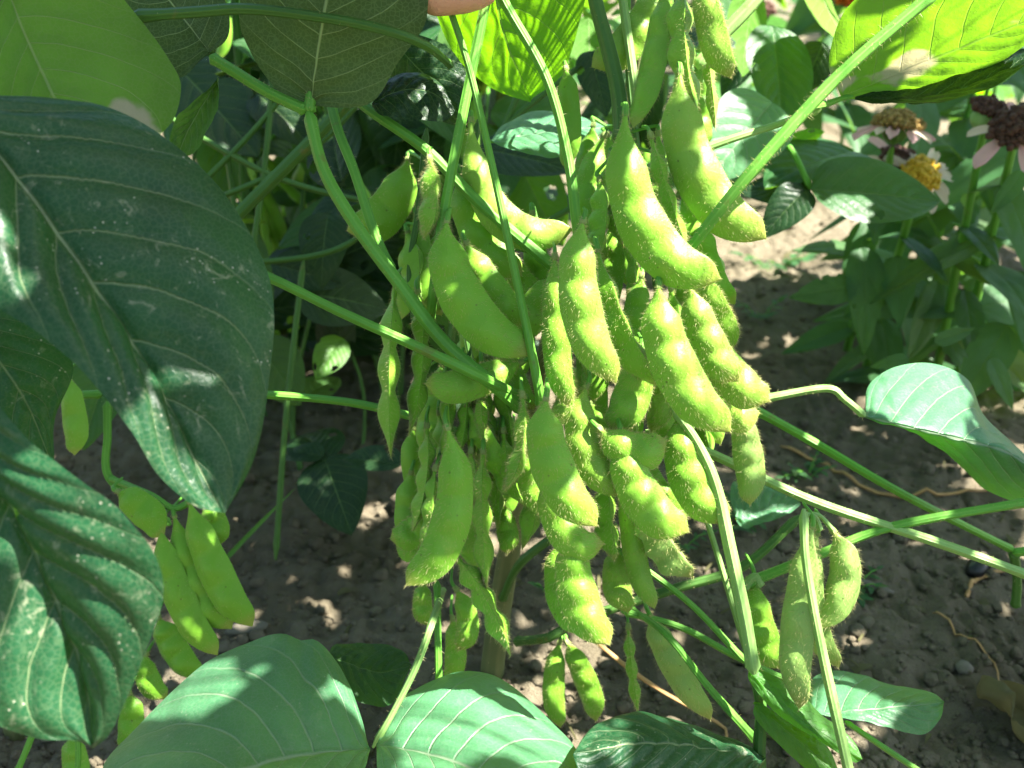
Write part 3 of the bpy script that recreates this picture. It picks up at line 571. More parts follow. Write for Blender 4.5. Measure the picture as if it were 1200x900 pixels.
can_stem(back_a, [(-.02, .80, -.02), (-.01, .80, .2), (.02, .79, .40), (.06, .78, .58)])

# ------------------------------------------------------------------ soybean plants behind
PODP = []
for i in range(4):
    t = np.linspace(0, 1, 16)[:, None]; p0, p1, c = np.zeros(3), np.array([0.006 * i, 0, -.05]), np.array([-.010 + .004 * i, 0, -.026])
    V_, uv_ = pod_shape((1 - t) ** 2 * p0 + 2 * t * (1 - t) * c + t * t * p1, .0125, np.array([0, 1.0, 0]), i * .5, 2 + i % 2, M=16, K=10)
    m_ = mesh('pod', V_, grid_faces(*V_.shape[:2]), uv_); m_.materials.append(MAT['pod']); PODP.append(m_)
def soy_plant(owner, x, y, h, nl, npod, keys=('leaf', 'leaf', 'leaf_dark'), L=.075, zmin=.06, spread=.16, stem=True, avoid=None):
    z0 = gz(x, y); C = catmull([(x, y, z0 - .012), (x + rng.uniform(-.01, .01), y, z0 + h * .4), (x + rng.uniform(-.03, .03), y + rng.uniform(-.03, .03), z0 + h)], 24)
    if stem: tube('stem', C, [.0045, .004, .002], 'stalk_dark', owner, k=8)
    for i in range(nl):
        f = zmin / h + (1 - zmin / h) * (i + .5) / nl; p = C[int(f * 23)]; az = i * 2.4 + rng.uniform(-.5, .5); rad = spread * rng.uniform(.5, 1.1)
        d = np.array([math.cos(az), math.sin(az), 0]); e = p + d * rad + np.array([0, 0, rng.uniform(.0, .08)])
        tube('petiole', catmull([p, p + d * rad * .4 + np.array([0, 0, .05]), e], 8), [.0016, .0012], 'stalk', owner, k=6, ribs=0)
        trifoliate(owner, e, d + np.array([0, 0, rng.uniform(-.7, -.1)]), L * rng.uniform(.75, 1.15), random.choice(keys))
    for i in range(npod):
        p = C[rng.integers(4, 20)]; az = rng.random() * 6.28
        o = link('pod', PODP[i % 4], None, owner); o.location = Vector(p) + Vector((math.cos(az) * .012, math.sin(az) * .012, .0)); o.rotation_euler = (rng.uniform(-.4, .4), rng.uniform(-.4, .4), az); o.scale = [rng.uniform(.85, 1.1)] * 3
soy_plant(back_a, -.02, .80, .50, 9, 14, stem=False, zmin=.10)
SP = [(-.20, .72, .40, 9, 16, 'soybean plant in deep shade behind the large dark leaf, stems and pods showing'), (-.34, .92, .46, 9, 8, 'shaded soybean plant far behind the left edge leaves'),
      (-.10, 1.02, .44, 9, 10, 'soybean plant in the second row seen between the crossing petioles'), (.14, 1.08, .44, 8, 6, 'soybean plant behind the topmost pods with sunlit pale leaves'),
      (-.22, 1.45, .48, 9, 0, 'soybean plant in the far row at upper left'), (.08, 1.50, .50, 9, 0, 'soybean plant in the far row behind the glowing leaf'), (.30, 1.75, .52, 9, 0, 'sunlit soybean plant far back left of the flowers')]
for x, y, h, nl, npd, lab in SP:
    o = thing('soybean_plant', lab, 'soybean plant', 'soybean plants'); soy_plant(o, x, y, h, nl, npd, zmin=.24 if x == .14 else .06, keys=('leaf', 'leaf_bright', 'leaf') if y > 1.05 else ('leaf', 'leaf_dark', 'leaf'))
    if x == -.20: dim = o
    if x == .14: mid_back = o
# unseen plants added round the camera to block low sky light
for x, y, lab in ((-.62, .10, 'tall leafy soybean plant of the row left of the camera'), (-.66, .55, 'tall leafy soybean plant outside the left edge'), (-.35, -.45, 'tall leafy soybean plant of the row behind the camera on the left'), (.05, -.55, 'tall leafy soybean plant of the row straight behind the camera'), (.45, -.42, 'tall leafy soybean plant of the row behind the camera on the right'), (.75, .0, 'tall leafy soybean plant right of the camera')):
    o = thing('soybean_plant', lab, 'soybean plant', 'soybean plants'); soy_plant(o, x, y, .72, 16, 0, keys=('leaf', 'leaf_dark'), L=.12, spread=.22, zmin=.10)
# far greenery that closes the view
for i, (x, y) in enumerate([(-.9, 2.0), (-.45, 2.2), (.0, 2.3), (.42, 2.4), (.8, 2.2), (1.2, 2.5), (-.7, 3.1), (-.1, 3.2), (.5, 3.3), (1.1, 3.3), (1.7, 3.1)]):
    o = thing('soybean_plant', 'bushy leafy plant of the far bed glimpsed through gaps along the top edge', 'soybean plant', 'far bed plants'); soy_plant(o, x, y, .6, 14, 0, keys=('leaf_bright', 'leaf'), L=.13, spread=.28, zmin=.05)
# single leaves of the plants behind that the photo shows clearly
def LB(bx, by, bd, tx, ty, td, n, key, own): leaf_px(own, bx, by, bd, tx, ty, td, n, key)
u3 = np.array([0, -.25, 1.0])
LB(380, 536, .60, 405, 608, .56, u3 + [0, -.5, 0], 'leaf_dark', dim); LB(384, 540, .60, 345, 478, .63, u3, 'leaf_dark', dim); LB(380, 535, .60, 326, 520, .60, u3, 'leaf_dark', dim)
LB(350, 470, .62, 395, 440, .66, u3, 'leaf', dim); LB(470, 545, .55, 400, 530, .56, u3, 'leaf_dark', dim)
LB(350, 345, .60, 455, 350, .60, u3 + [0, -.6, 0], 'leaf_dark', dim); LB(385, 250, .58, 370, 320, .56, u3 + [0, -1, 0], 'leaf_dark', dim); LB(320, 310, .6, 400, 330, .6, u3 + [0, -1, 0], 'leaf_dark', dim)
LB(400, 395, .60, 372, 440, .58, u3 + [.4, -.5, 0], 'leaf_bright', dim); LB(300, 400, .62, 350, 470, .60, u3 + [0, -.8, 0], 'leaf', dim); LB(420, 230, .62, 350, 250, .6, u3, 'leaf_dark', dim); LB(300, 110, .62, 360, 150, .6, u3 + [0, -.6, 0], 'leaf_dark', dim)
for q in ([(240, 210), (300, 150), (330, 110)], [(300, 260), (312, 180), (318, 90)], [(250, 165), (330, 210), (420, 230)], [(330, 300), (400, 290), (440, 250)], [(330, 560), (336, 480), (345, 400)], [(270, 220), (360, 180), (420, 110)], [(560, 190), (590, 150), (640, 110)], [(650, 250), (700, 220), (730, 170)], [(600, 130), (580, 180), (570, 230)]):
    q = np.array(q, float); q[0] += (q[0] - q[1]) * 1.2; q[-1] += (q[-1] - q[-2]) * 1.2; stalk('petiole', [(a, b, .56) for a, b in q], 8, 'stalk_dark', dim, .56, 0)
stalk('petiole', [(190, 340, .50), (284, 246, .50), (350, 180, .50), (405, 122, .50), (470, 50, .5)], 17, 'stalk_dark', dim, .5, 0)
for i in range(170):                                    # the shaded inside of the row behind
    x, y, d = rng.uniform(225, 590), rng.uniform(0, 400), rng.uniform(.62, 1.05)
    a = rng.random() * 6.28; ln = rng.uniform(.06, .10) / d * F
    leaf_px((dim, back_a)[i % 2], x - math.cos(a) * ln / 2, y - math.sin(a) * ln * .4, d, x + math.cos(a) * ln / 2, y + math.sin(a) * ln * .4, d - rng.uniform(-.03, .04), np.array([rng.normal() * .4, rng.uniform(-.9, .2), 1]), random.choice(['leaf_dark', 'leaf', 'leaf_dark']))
    if i % 4 == 0:
        o = link('pod', PODP[i % 4], None, (dim, back_a)[i % 2]); o.location = Vector(P(x + 30, y + 40, d * .97)); o.rotation_euler = (rng.uniform(-.4, .4), rng.uniform(-.5, .5), rng.random() * 6.28)
    if i % 4 == 1: stalk('petiole', [(x, y, d), (x + rng.uniform(-30, 60), y + 120, d), (x + rng.uniform(-60, 90), y + 420, d + .02)], rng.uniform(4, 8), 'stalk_dark', (dim, back_a)[i % 2], d, 0, k=6)
um = np.array([0, -.6, 1.0])
for i in range(26):                                    # and behind the topmost pods
    x, y, d = rng.uniform(560, 860), rng.uniform(0, 260), rng.uniform(.62, .95); a = rng.random() * 6.28; ln = rng.uniform(.05, .085) / d * F
    leaf_px(mid_back, x - math.cos(a) * ln / 2, y - math.sin(a) * ln * .4, d, x + math.cos(a) * ln / 2, y + math.sin(a) * ln * .4, d, np.array([rng.normal() * .4, rng.uniform(-.9, .4), 1]), random.choice(['leaf_dark', 'leaf', 'leaf_bright']))
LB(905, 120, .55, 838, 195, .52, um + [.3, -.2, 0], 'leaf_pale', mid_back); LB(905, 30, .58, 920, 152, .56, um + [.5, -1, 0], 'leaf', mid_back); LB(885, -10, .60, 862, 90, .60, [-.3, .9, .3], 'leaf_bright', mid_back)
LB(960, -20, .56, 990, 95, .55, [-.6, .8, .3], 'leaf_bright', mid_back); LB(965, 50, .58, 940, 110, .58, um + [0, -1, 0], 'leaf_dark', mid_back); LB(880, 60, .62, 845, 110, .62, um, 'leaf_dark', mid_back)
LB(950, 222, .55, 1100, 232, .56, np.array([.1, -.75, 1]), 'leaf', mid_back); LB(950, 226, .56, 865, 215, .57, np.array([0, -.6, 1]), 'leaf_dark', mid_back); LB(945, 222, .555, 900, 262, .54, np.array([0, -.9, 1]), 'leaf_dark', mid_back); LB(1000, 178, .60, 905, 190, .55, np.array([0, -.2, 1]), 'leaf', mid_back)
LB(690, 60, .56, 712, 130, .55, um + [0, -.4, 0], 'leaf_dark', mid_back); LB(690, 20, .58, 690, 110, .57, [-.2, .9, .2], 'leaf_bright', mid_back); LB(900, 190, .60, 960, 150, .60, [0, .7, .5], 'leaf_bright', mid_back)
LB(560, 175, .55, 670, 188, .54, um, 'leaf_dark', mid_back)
stalk('petiole', [(950, 222, .555), (930, 180, .56), (905, 150, .58), (880, 120, .62)], 8, 'stalk', mid_back, .56, 0)

# ------------------------------------------------------------------ zinnias at the right
def floret_dome(r, n, h, rr):
    vs, fs, o = [], [], 0
    for i in range(n):
        f = math.sqrt((i + .5) / n); a = i * 2.39996; p = np.array([math.cos(a) * f * r, math.sin(a) * f * r, h * (1 - f * f)]); d = nz(p * [1, 1, 1.5] + [0, 0, r * .6])
        s1 = nz(np.cross(d, [.3, .5, .8])); s2 = np.cross(d, s1); w_ = rr * rng.uniform(.7, 1.3); ln = w_ * rng.uniform(1.4, 2.6)
        ring = [p + w_ * .5 * (math.cos(q) * s1 + math.sin(q) * s2) for q in np.linspace(0, 2 * np.pi, 5, endpoint=False)]; ring2 = [x + d * ln + (x - p) * .5 for x in ring]
        vs += ring + ring2 + [p + d * ln * 1.1]; 
        for q in range(5): fs += [[o + q, o + (q + 1) % 5, o + 5 + (q + 1) % 5], [o + q, o + 5 + (q + 1) % 5, o + 5 + q], [o + 5 + q, o + 5 + (q + 1) % 5, o + 10]]
        o += 11
    return mesh('florets', np.array(vs), np.array(fs))
def petal_mesh(L, W):
    t, s = np.meshgrid(np.linspace(0, 1, 8), np.linspace(-1, 1, 6), indexing='ij'); hw = W / 2 * np.minimum(1, .35 + 1.3 * t) * np.where(t > .8, np.sqrt(np.clip(1 - ((t - .8) / .22) ** 2, .02, 1)), 1)
    return mesh('petal', np.stack([t * L, s * hw, -.25 * L * t * t + .12 * L * s * s], -1), grid_faces(8, 6)[:, ::-1])
PET = [petal_mesh(.024, .010), petal_mesh(.020, .009)]
def head(owner, pos, axis, r, npet, fl, pm, scale=1.0):
    q = Vector(axis).to_track_quat('Z', 'Y')
    C = np.stack([np.zeros(8), np.zeros(8), np.linspace(-.014, .002, 8)], 1); h = tube('flower_head', C * scale, np.array([.002, .004, .0075, .009, .0095, r, r, r * .9]) * scale, 'stalk_dark', owner, k=14, ribs=.03)
    h.location = Vector(pos); h.rotation_euler = q.to_euler(); n = int(60 + r * 6000)
    tag(link('florets', floret_dome(r * scale, n, r * .55 * scale, .0026 * scale), MAT[fl], h), kind='stuff')
    for i in range(npet):
        m_ = PET[i % 2]
        if pm == 'petal_pink' and i % 3: m_ = PET_P[i % 2]
        o = link('petal', m_, MAT['petal'], h); a = i * 6.283 / npet + rng.uniform(-.12, .12); o.rotation_euler = (rng.uniform(-.2, .2), rng.uniform(-.1, .35), a); o.location = (math.cos(a) * r * .8 * scale, math.sin(a) * r * .8 * scale, -.001); o.scale = [scale * rng.uniform(.8, 1.1)] * 3
    return h
PET_P = [petal_mesh(.024, .010), petal_mesh(.020, .009)]
for m_ in PET: m_.materials.append(MAT['petal'])
for m_ in PET_P: m_.materials.append(MAT['petal_pink'])
def zinnia(label, gx, gy, top, heads, nl, L=.10, lean=0, keys=None):
    o = thing('zinnia_plant', label, 'zinnia', 'zinnia plants'); z0 = gz(gx, gy); C = catmull([(gx, gy, z0 - .012), ((gx + top[0]) / 2 + lean, (gy + top[1]) / 2, (z0 + top[2]) / 2), top], 20)
    tube('stem', C, [.0034, .003, .0022], 'stalk', o, k=8, hair=0)
    for i in range(nl):
        f = .12 + .8 * (i // 2 + .5) / (nl / 2); p = C[int(f * 19)]; az = (i % 2) * math.pi + (i // 2) * 1.57 + rng.uniform(-.4, .4)
        d = np.array([math.cos(az), math.sin(az), rng.uniform(-.9, .25)]); leaf(o, p, d, np.array([0, -.3, 1]) + rng.normal(size=3) * .2, L * rng.uniform(.7, 1.2), 'zleaf')
    for (p, ax, r, npet, fl, pm, sc) in heads:
        j = C[14 if len(heads) > 1 else 19]
        if np.linalg.norm(np.asarray(p) - C[-1]) > .004: tube('flower_stalk', catmull([C[12], (C[12] + np.asarray(p)) / 2 + [0, 0, .01], np.asarray(p) - nz(ax) * .012], 10), .0018, 'stalk', o, k=7)
        head(o, p, ax, r, npet, fl, pm, sc)
    return o
fy, fpk = P(1078, 206, .66), P(1050, 150, .64)
zinnia('zinnia plant with a yellow domed flower and cream petals', .30, .78, tuple(fy - np.array([0, 0, .01])), [(fy, (.05, -.65, .75), .0125, 15, 'floret', 'petal', .78)], 8, .065)
zinnia('zinnia plant with a flat open flower with pale pink petals', .30, .83, tuple(fpk - np.array([0, 0, .012])), [(fpk, (.1, .12, 1), .017, 13, 'floret_brown', 'petal_pink', .78), (P(1052, 192, .68), (.2, -.5, .8), .013, 7, 'deadhead', 'petal_pink', .8)], 8, .06)
d1 = P(1157, 132, .62); z3 = zinnia('zinnia with a long bare pale stem and withered brown head', G(1090, 475)[0], G(1090, 475)[1], tuple(d1), [(d1, (.2, -.2, 1), .009, 0, 'deadhead', 'petal', .9)], 4, .05, .0)
z3.children[0].data.materials[0] = MAT['stalk_pale']
d2 = P(1192, 152, .60); zinnia('zinnia at the right edge with a dark withered head and curled pale petals', .36, .74, tuple(d2), [(d2, (-.3, -.5, .7), .011, 6, 'deadhead', 'petal_pink', 1.0)], 12)
d3 = P(893, 14, 1.1); zinnia('zinnia far back with a small dark seed head', .22, 1.35, tuple(d3), [(d3, (0, -.4, .9), .010, 0, 'deadhead', 'petal', 1.0)], 12)
d4 = P(992, -4, 1.1); zinnia('zinnia far back with an orange flower cut by the top edge', .36, 1.45, tuple(d4), [(d4, (0, -.6, .8), .014, 0, 'orange', 'petal', 1.0)], 12)
zinnia('leafy zinnia without flowers behind the withered heads', .40, .92, (.41, .91, .30), [], 16, .12)
zinnia('leafy zinnia without flowers leaning over the soil at the bed edge', .345, .88, (.34, .86, .26), [], 16, .09)
zinnia('leafy zinnia without flowers low at the right edge', .44, .80, (.43, .79, .24), [], 14, .12)
zinnia('leafy zinnia in the back of the bed', .64, 1.0, (.64, .99, .34), [], 16, .12)
zinnia('leafy zinnia behind the yellow flower', .45, .98, (.45, .98, .25), [], 14, .10)
zinnia('tall leafy zinnia far behind the pink flower', .52, 1.60, (.52, 1.58, .44), [], 18, .16)
zinnia('tall leafy zinnia far behind the withered heads', .72, 1.55, (.72, 1.53, .44), [], 18, .16)
zinnia('tall leafy zinnia far behind the diagonal petiole', .36, 1.78, (.37, 1.76, .44), [], 18, .16)
uz = np.array([0, -.9, .6])
for q in ((1130, 340, .70, 1150, 428, .68), (1010, 290, .72, 1030, 410, .70), (1000, 335, .72, 935, 345, .70), (1100, 330, .74, 1070, 420, .72), (1180, 380, .68, 1130, 470, .66), (1120, 300, .70, 1160, 330, .68), (1200, 200, .62, 1165, 250, .62), (1065, 420, .66, 1022, 430, .66), (1020, 260, .74, 990, 330, .72), (1160, 420, .66, 1190, 480, .66), (1095, 400, .66, 1145, 385, .66), (1190, 330, .68, 1215, 420, .66), (1050, 300, .72, 1060, 380, .70)):
    leaf_px(z3, *q, uz + rng.normal(size=3) * .25, 'zleaf')

# ------------------------------------------------------------------ hand at the top edge
def tube_raw(C, rad, k=12):
    C = np.asarray(C, float); n = len(C); T, N, B = frames(C); th = np.linspace(0, 2 * np.pi, k, endpoint=False)
    V = C[:, None] + np.asarray(rad)[:, None, None] * (np.cos(th)[None, :, None] * N[:, None] + np.sin(th)[None, :, None] * B[:, None])
    V = np.vstack([V.reshape(-1, 3), C[:1], C[-1:]]); f = []
    for i in range(n - 1):
        for j in range(k): a, b = i * k + j, i * k + (j + 1) % k; f += [[a, b, b + k], [a, b + k, a + k]]
    for j in range(k): f += [[n * k, (j + 1) % k, j], [n * k + 1, (n - 1) * k + j, (n - 1) * k + (j + 1) % k]]
    return V, np.array(f)
def finger(pts, r0, r1):
    C = catmull(pts, 22); rad = np.linspace(r0, r1, 22); rad[0] *= .8; rad[-4:] *= [.98, .93, .75, .40]; return tube_raw(C, rad)
tip = P(583, -9, .340); A_ = np.array
k1 = tip + A_([-.070, -.030, .060]); parts = []
parts.append(finger([k1, k1 + A_([.022, .006, -.012]), tip + A_([-.026, -.004, .004]), tip + A_([-.012, 0, 0]), tip], .0098, .0072))            # index
thb = k1 + A_([.005, .030, .002]); parts.append(finger([thb, thb + A_([.025, .012, -.012]), tip + A_([-.012, .022, .020]), tip + A_([.000, .018, .012])], .012, .009))   # thumb behind the stem
for q, (dx, dy, dz, ln) in enumerate(((-.006, -.016, .012, 1.0), (-.014, -.030, .022, .92), (-.024, -.042, .030, .75))):
    k = k1 + A_([dx, dy, dz]); parts.append(finger([k, k + A_([.036, .010, .002]) * ln, k + A_([.052, .018, -.016]) * ln, k + A_([.036, .024, -.026]) * ln], .0092 * (.8 + .2 * ln), .0072 * (.8 + .2 * ln)))
wr = k1 + A_([-.075, -.045, .065])
for q in (A_([0, 0, 0]), A_([-.006, -.016, .012]), A_([-.014, -.030, .022]), A_([-.024, -.042, .030]), A_([.005, .030, .002]) * .7):
    parts.append(tube_raw(catmull([k1 + q, (k1 + q) * .5 + wr * .5 + A_([0, 0, .004]), wr + q * .35], 10), np.linspace(.0115, .015, 10)))
parts.append(tube_raw(catmull([wr + A_([.012, .006, -.01]), wr, wr + A_([-.09, -.06, .09]), wr + A_([-.18, -.12, .20])], 14), np.linspace(.022, .036, 14)))
hv, hf, o_ = [], [], 0
for v_, f_ in parts: hv.append(v_); hf.append(f_ + o_); o_ += len(v_)
hand = link('person', mesh('person', np.vstack(hv), np.vstack(hf)), MAT['skin'])
rm = hand.modifiers.new('remesh', 'REMESH'); rm.mode = 'VOXEL'; rm.voxel_size = .0016; rm.use_smooth_shade = True
sm_ = hand.modifiers.new('smooth', 'SMOOTH'); sm_.iterations = 6; sm_.factor = .5
tag(hand, 'bare fingertip at the top edge holding up the soybean petioles', 'person')
nl_ = link('fingernail', mesh('fingernail', np.stack([tip + A_([-.010 + .0135 * a, -.0052 * math.cos(b) - .0012 - 0 * a, .0062 * math.sin(b) + .0034]) for a in np.linspace(0, 1, 6) for b in np.linspace(-.6, 1.2, 7)]), grid_faces(6, 7)), MAT['nail'], hand)

# ------------------------------------------------------------------ small things on the soil
def lay(pts, w, mat, name, label, cat, lift=.002):
    Q = []
    for x, y in pts: g = G(x, y); Q.append(g + [0, 0, lift])
    C = catmull(Q, 24)
    for p in C: p[2] = gz(p[0], p[1]) + lift + w * .3
    o = tube(name, C, [w, w * .9, w * .6], mat, None, k=7, ribs=.1); return tag(o, label, cat)
tw = tube('dry_twig', catmull([P(640, 700, .50), P(690, 745, .49), P(760, 800, .475), G(845, 856) + [0, 0, .003], G(848, 872) + [0, 0, .002]], 24), [.0012, .0011, .0008], 'dry', None, k=7); tag(tw, 'thin orange brown dry petiole running from the stem base across the soil', 'twig')
lay([(915, 520), (960, 545), (1030, 578), (1100, 582), (1175, 574)], .0014, 'dead', 'dry_stalk', 'long dry greyish stalk lying on soil below the folded leaf', 'twig') if 'dead' in MAT else lay([(915, 520), (960, 545), (1030, 578), (1100, 582), (1175, 574)], .0014, 'dry', 'dry_stalk', 'long dry brown stalk lying on soil below the folded leaf', 'twig')
lay([(1131, 702), (1142, 684), (1160, 676), (1180, 672)], .0013, 'dry', 'dry_twig', 'short curved dry twig beside the dark pebble', 'twig')
lay([(1092, 722), (1130, 750), (1165, 780), (1172, 812)], .0006, 'dry', 'dry_root', 'thread-thin pale root lying on the soil at lower right', 'root')
def clod(name, px, py, r, mat, label, cat, k=0, sq=(1, 1, .8)):
    g = G(px, py); v = LUMPS[k % 8] * r * np.array(sq); o = link(name, mesh(name, v, IF), MAT[mat]); o.location = Vector(g) + Vector((0, 0, r * .30)); o.rotation_euler = (0, 0, k * 1.3); return tag(o, label, cat)
clod('dark_pebble', 1147, 670, .0085, 'dark_stone', 'shiny black pebble on the soil near the right edge', 'pebble', 3)
clod('flat_stone', 1020, 690, .008, 'stone', 'flat brownish stone chip on the soil right of the small pod cluster', 'stone', 2, (1.5, .5, .3))
clod('pebble', 1128, 785, .0045, 'stone', 'small grey pebble at lower right beside the thin root', 'pebble', 4)
clod('flat_stone', 290, 740, .009, 'stone', 'flat grey clod under the tips of the left pods', 'stone', 5, (1.4, .8, .35))
clod('soil_clod', 470, 590, .008, 'clod', 'soil lump in shade left of the hanging pods', 'clod', 6)
# curled dry leaf at the lower right corner
t, s = np.meshgrid(np.linspace(0, 1, 40), np.linspace(-1, 1, 21), indexing='ij')
ax = G(1150, 812); bx = G(1235, 905); dvec = bx - ax; sd = nz(np.cross(dvec, [0, 0, 1])); rad = .0085 * np.sin(np.pi * np.clip(t * .9 + .08, 0, 1)) + .001; ang = s * (2.3 + .5 * np.sin(t * 9)) + .5 * np.sin(t * 5)
Vd = ax + t[..., None] * dvec + sd * (rad * np.sin(ang) + .004 * np.sin(t * 11))[..., None] + np.array([0, 0, 1.0]) * (rad * (1 - np.cos(ang)) * .8 + .003 + .006 * vn(t * 9, s * 4, 3))[..., None]
tag(link('dry_leaf', mesh('dry_leaf', Vd, grid_faces(40, 21), np.stack([t, (s + 1) / 2], -1)), MAT['dead_leaf']), 'curled dry olive brown leaf on the soil in the lower right corner', 'dry leaf')
# grass blade left of the pods
def blade(owner, pts, w, mat='grass', name='blade'):
    C = catmull(pts, 14); T = nz(np.gradient(C, axis=0)); sd = nz(np.cross(T, nz(CAM - C))); ww = w * np.interp(np.linspace(0, 1, 14), [0, .15, .6, 1], [.6, 1, .8, .05])
    V = np.stack([C - sd * ww[:, None], C - np.cross(sd, T) * ww[:, None] * .35, C + sd * ww[:, None]], 1); return link(name, mesh(name, V, grid_faces(14, 3)), MAT[mat], owner)
gr = thing('grass_tuft', 'single thin grass blade leaning over the soil beside the left pods', 'grass'); blade(gr, [G(256, 664), P(300, 618, .58), P(346, 572, .57)], .0014)
def weed(label, px, py, n, size, seed, cat='weed'):
    o = thing('weed_seedling', label, cat, 'weed seedlings'); g = G(px, py); r = np.random.default_rng(seed)
    for i in range(n):
        a = r.random() * 6.28; d = np.array([math.cos(a), math.sin(a), r.uniform(.2, .9)]); e = g + nz(d) * size * r.uniform(.5, 1)
        tube('stalk', catmull([g - [0, 0, .003], g + (e - g) * .6 + [0, 0, size * .1], e], 6), .0004, 'stalk', o, k=5, ribs=0)
        for q in range(5):
            f = .35 + .65 * q / 4; b = g + (e - g) * f; dd = nz(np.array([math.cos(a + (1.2 if q % 2 else -1.2)), math.sin(a + (1.2 if q % 2 else -1.2)), .3])) if q < 4 else nz(e - g)
            lf = leaf(o, b, dd, [0, -.2, 1], size * r.uniform(.25, .45), 'zleaf')
    return o
weed('feathery green weed seedling under the long petioles', 945, 560, 7, .022, 1); weed('small weed behind the pale leaning petiole', 870, 622, 5, .026, 2); weed('small weed seedling beside the small pod cluster', 1000, 690, 4, .022, 3)
weed('weed seedling on the sunlit soil far behind the pods', 905, 318, 6, .05, 4); weed('tiny seedling on the shaded soil at centre right', 890, 375, 4, .03, 5); weed('low weed seedling below the right pods', 800, 640, 5, .02, 6)
weed('tiny seedling by the stem base', 640, 690, 3, .015, 7)
# ------------------------------------------------------------------ unseen canopy: leaves added and placed to cast the dappled shade
can_stem(main, stemC[::6], new=False); can_stem(left, lst[::6], new=False)
e1 = nz(np.cross(SUN, [0, 1.0, 0])); e2 = np.cross(SUN, e1)
# where sunlight reaches the plants: patches x, y, radius as the photo shows them
LIT = [(520,40,16),(560,60,34),(600,50,45),(640,50,40),(660,20,25),(600,100,16),(625,165,18),(660,158,22),(695,152,20),(860,15,20),(850,45,18),(855,75,14),(832,100,10),(830,150,10),(838,185,14),(850,215,14),(872,250,14),(880,272,8),
 (750,178,6),(752,205,8),(762,235,14),(778,260,16),(795,285,18),(820,310,16),(692,300,10),(698,330,14),(690,385,16),(708,405,16),(718,430,12),(786,350,14),(790,375,10),(798,405,16),(808,430,16),(818,460,18),(838,490,18),(840,385,14),(848,412,16),(858,432,10),(872,445,14),(884,462,12),
 (878,500,12),(880,525,14),(884,550,10),(705,530,8),(715,552,12),(722,572,8),(762,508,10),(770,522,10),(684,570,8),(788,602,10),(795,618,8),(780,645,12),(792,662,12),(700,700,12),(705,722,14),
 (500,830,22),(545,810,22),(560,850,40),(610,840,34),(640,870,30),(500,880,30),(470,850,12),(215,790,20),(235,800,24),(190,825,14),(1040,450,22),(1070,450,26),(1100,440,22),(1060,480,20),(1120,530,22),(1150,550,22),(1180,560,26),(1120,470,14),
 (1100,60,24),(1140,40,36),(1180,30,36),(1090,25,16),(845,120,16),(860,150,18),(845,170,12),(872,30,14),(880,60,14),(930,30,30),(960,20,24),(930,80,18),(980,50,18),
 (170,500,9),(185,530,13),(205,555,16),(225,580,14),(30,430,24),(60,420,16),(10,400,18),(50,550,20),(90,580,16),(125,612,16),(160,640,10),(60,830,26),(20,800,24),(90,800,16),(100,845,18),(160,700,16),(150,730,10),
 (940,690,14),(935,740,12),(930,800,12),(985,660,12),(975,700,10),(968,770,10),(945,640,10),(955,700,8),(965,760,8),(975,810,8),(985,850,8),(995,890,8),(850,600,8),(862,660,8),(840,560,8),(875,730,7),(990,820,20),(1030,835,16),(960,830,10),(900,805,10),(940,825,8),
 (930,460,8),(980,458,8),(1000,475,8),(930,575,7),(1000,608,7),(1080,632,7),(1150,655,7),(1000,635,8),(1100,605,8),(460,820,8),(480,790,8),(495,755,6),(513,770,7),(430,815,9),(400,805,7),
 (845,170,8),(870,160,6),(500,218,5),(505,255,4),(562,225,5),(590,250,5),(630,262,7),(570,315,5),(655,425,6),(578,522,4),(650,160,20),
 (640,770,9),(660,800,11),(700,830,10),(720,860,9),(690,790,16),(680,760,9),(950,860,14),(985,870,14),(970,890,16),(870,250,30),(900,275,45),(940,290,40),(985,265,30),(850,300,20),(870,320,18),(930,390,6),(1000,390,5),(935,430,5),(425,300,6),(440,320,5),(400,415,10),(425,605,7),(410,590,4),(350,480,6),(345,225,5),(385,100,4)]
LA = np.array(LIT, float)
from mathutils.bvhtree import BVHTree
bpy.context.view_layer.update(); bv, bf, bo = [], [], 0
for o in SC.objects:
    if o.type != 'MESH' or o.name.split('.')[0] in ('hairs', 'ground', 'soil_crumbs', 'florets', 'calyx', 'dry_plant_bits'): continue
    if o.data.name in COARSE: v, f = COARSE[o.data.name]; f = f.tolist()
    else:
        v = np.empty(len(o.data.vertices) * 3, np.float32); o.data.vertices.foreach_get('co', v); v = v.reshape(-1, 3)
        n = len(o.data.polygons); k = len(o.data.loops) // n; f = np.empty(n * k, np.int32); o.data.loops.foreach_get('vertex_index', f); f = f.reshape(n, k).tolist()
    M_ = np.array(o.matrix_world); v = v @ M_[:3, :3].T + M_[:3, 3]; bv += v.tolist(); bf += [[i + bo for i in q] for q in f]; bo += len(v)
BVH = BVHTree.FromPolygons(bv, bf)
lit_q, sh_q, sh_px = [], [], []
for py in range(2, 900, 8):
    for px in range(2, 1200, 8):
        r = nz(FW + RT * ((px - 600) / F) + UP * ((450 - py) / F))
        loc = BVH.ray_cast(Vector(CAM), Vector(r))[0]; tg = -CAM[2] / r[2] if r[2] < 0 else 99
        if loc is None or (loc - Vector(CAM)).length > tg: loc = Vector(CAM + r * tg)
        if loc.y > (2.0 if px < 620 else 1.25): continue
        p = np.array(loc); q = (np.dot(p, e1), np.dot(p, e2)); lit = bool(np.any(np.hypot(LA[:, 0] - px, LA[:, 1] - py) < LA[:, 2]))
        if BVH.ray_cast(Vector(p + SUN * .0016), Vector(SUN))[0] is not None: continue      # already in the shade of the plants
        if lit: lit_q.append(q)
        else: sh_q.append(q); sh_px.append((px, py))
lit_q, sh_q = np.array(lit_q), np.array(sh_q)
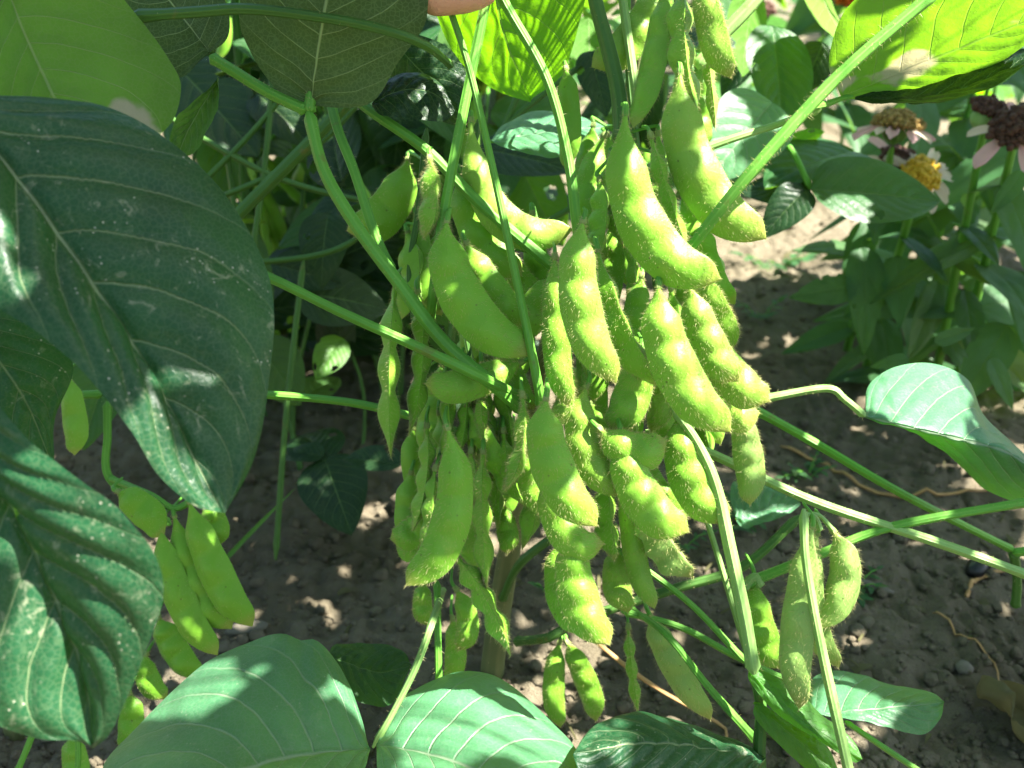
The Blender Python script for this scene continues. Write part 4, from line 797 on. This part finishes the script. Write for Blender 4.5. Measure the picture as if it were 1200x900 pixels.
pm_ = rng.permutation(len(sh_q)); sh_q = sh_q[pm_]; sh_px = np.array(sh_px)[pm_]; covered = np.zeros(len(sh_q), bool)
CA = np.array([c[0] for c in CAN]); ncan = 0
def inside(Q, c, ang, a, b):
    d = Q - c; x = d[:, 0] * math.cos(ang) + d[:, 1] * math.sin(ang); y = -d[:, 0] * math.sin(ang) + d[:, 1] * math.cos(ang); return (x / a) ** 2 + (y / b) ** 2 < 1
for i in range(len(sh_q)):
    if covered[i]: continue
    best = None
    for sizes, tries in (((.066, .092), 10), ((.04, .06), 8), ((.024, .036), 6)):
        for _ in range(tries):
            L = rng.uniform(*sizes); ang = rng.random() * 6.283; o = rng.uniform(-.6, .6, 2) * [.46 * L, .31 * L]
            c = sh_q[i] + np.array([o[0] * math.cos(ang) - o[1] * math.sin(ang), o[0] * math.sin(ang) + o[1] * math.cos(ang)])
            if inside(lit_q, c, ang, .52 * L, .36 * L).any(): continue
            k = int((inside(sh_q, c, ang, .44 * L, .29 * L) & ~covered).sum())
            if best is None or k > best[0]: best = (k, L, ang, c)
        if best: break
    if best is None or best[0] < 2: continue
    k, L, ang, c2 = best; covered |= inside(sh_q, c2, ang, .44 * L, .29 * L)
    z = rng.uniform(.44, .60); bp = e1 * c2[0] + e2 * c2[1]; c = bp + SUN * ((z - bp[2]) / SUN[2])
    dv = e1 * math.cos(ang) + e2 * math.sin(ang)
    dst = np.linalg.norm((CA - c) * [1, 1, .6], axis=1); j = dst.argmin(); sp0, owner = CAN[j]
    if np.dot(c - sp0, dv) < 0: dv = -dv
    bs = c - dv * L * .5
    if bs[2] < .385 or (c + dv * L * .5)[2] < .385: lift = .40 - min(bs[2], (c + dv * L * .5)[2]); c = c + SUN * lift / SUN[2]; bs = c - dv * L * .5
    leaf(owner, bs, dv, SUN + rng.normal(size=3) * .08, L, 'leaf' if rng.random() < .6 else 'leaf_dark'); ncan += 1
    j2 = max(0, j - 4); low = CAN[j2][0] if CAN[j2][1] is owner else sp0
    tube('petiole', catmull([low, (low * .5 + bs * .5) + np.array([0, 0, .015]), bs], 6), .00042, 'stalk', owner, k=5, ribs=0)
print('canopy leaves', ncan, 'shade points', len(sh_q), 'left', int((~covered).sum()))

# straw and leaf bits strewn on the soil
lv, lf, o_ = [], [], 0
for i in range(170):
    y = .36 + rng.random() ** 1.5 * .8; x = rng.uniform(-.3, .32) * (y + .25) / .6 + .06; a = rng.random() * 6.28; ln = rng.uniform(.004, .016); wd = rng.uniform(.0004, .0011) if i % 4 else rng.uniform(.0015, .003)
    dv = np.array([math.cos(a), math.sin(a), rng.uniform(-.1, .25)]); sd_ = np.array([-math.sin(a), math.cos(a), 0]); p = np.array([x, y, gz(x, y) + .0022])
    q = [p + sd_ * wd, p - sd_ * wd, p + dv * ln * .5 - sd_ * wd + [0, 0, .001], p + dv * ln * .5 + sd_ * wd + [0, 0, .001], p + dv * ln - sd_ * wd * .4, p + dv * ln + sd_ * wd * .4]
    lv += q + [v - np.array([0, 0, .0005]) for v in q]
    for b in (0, 6): lf += [[o_ + b, o_ + b + 1, o_ + b + 2, o_ + b + 3], [o_ + b + 3, o_ + b + 2, o_ + b + 4, o_ + b + 5]]
    o_ += 12
tag(link('dry_plant_bits', mesh('dry_plant_bits', np.array(lv), np.array(lf), smooth=False), MAT['dead_leaf']), 'bits of straw and dry leaf strewn over the soil', 'plant litter', kind='stuff')
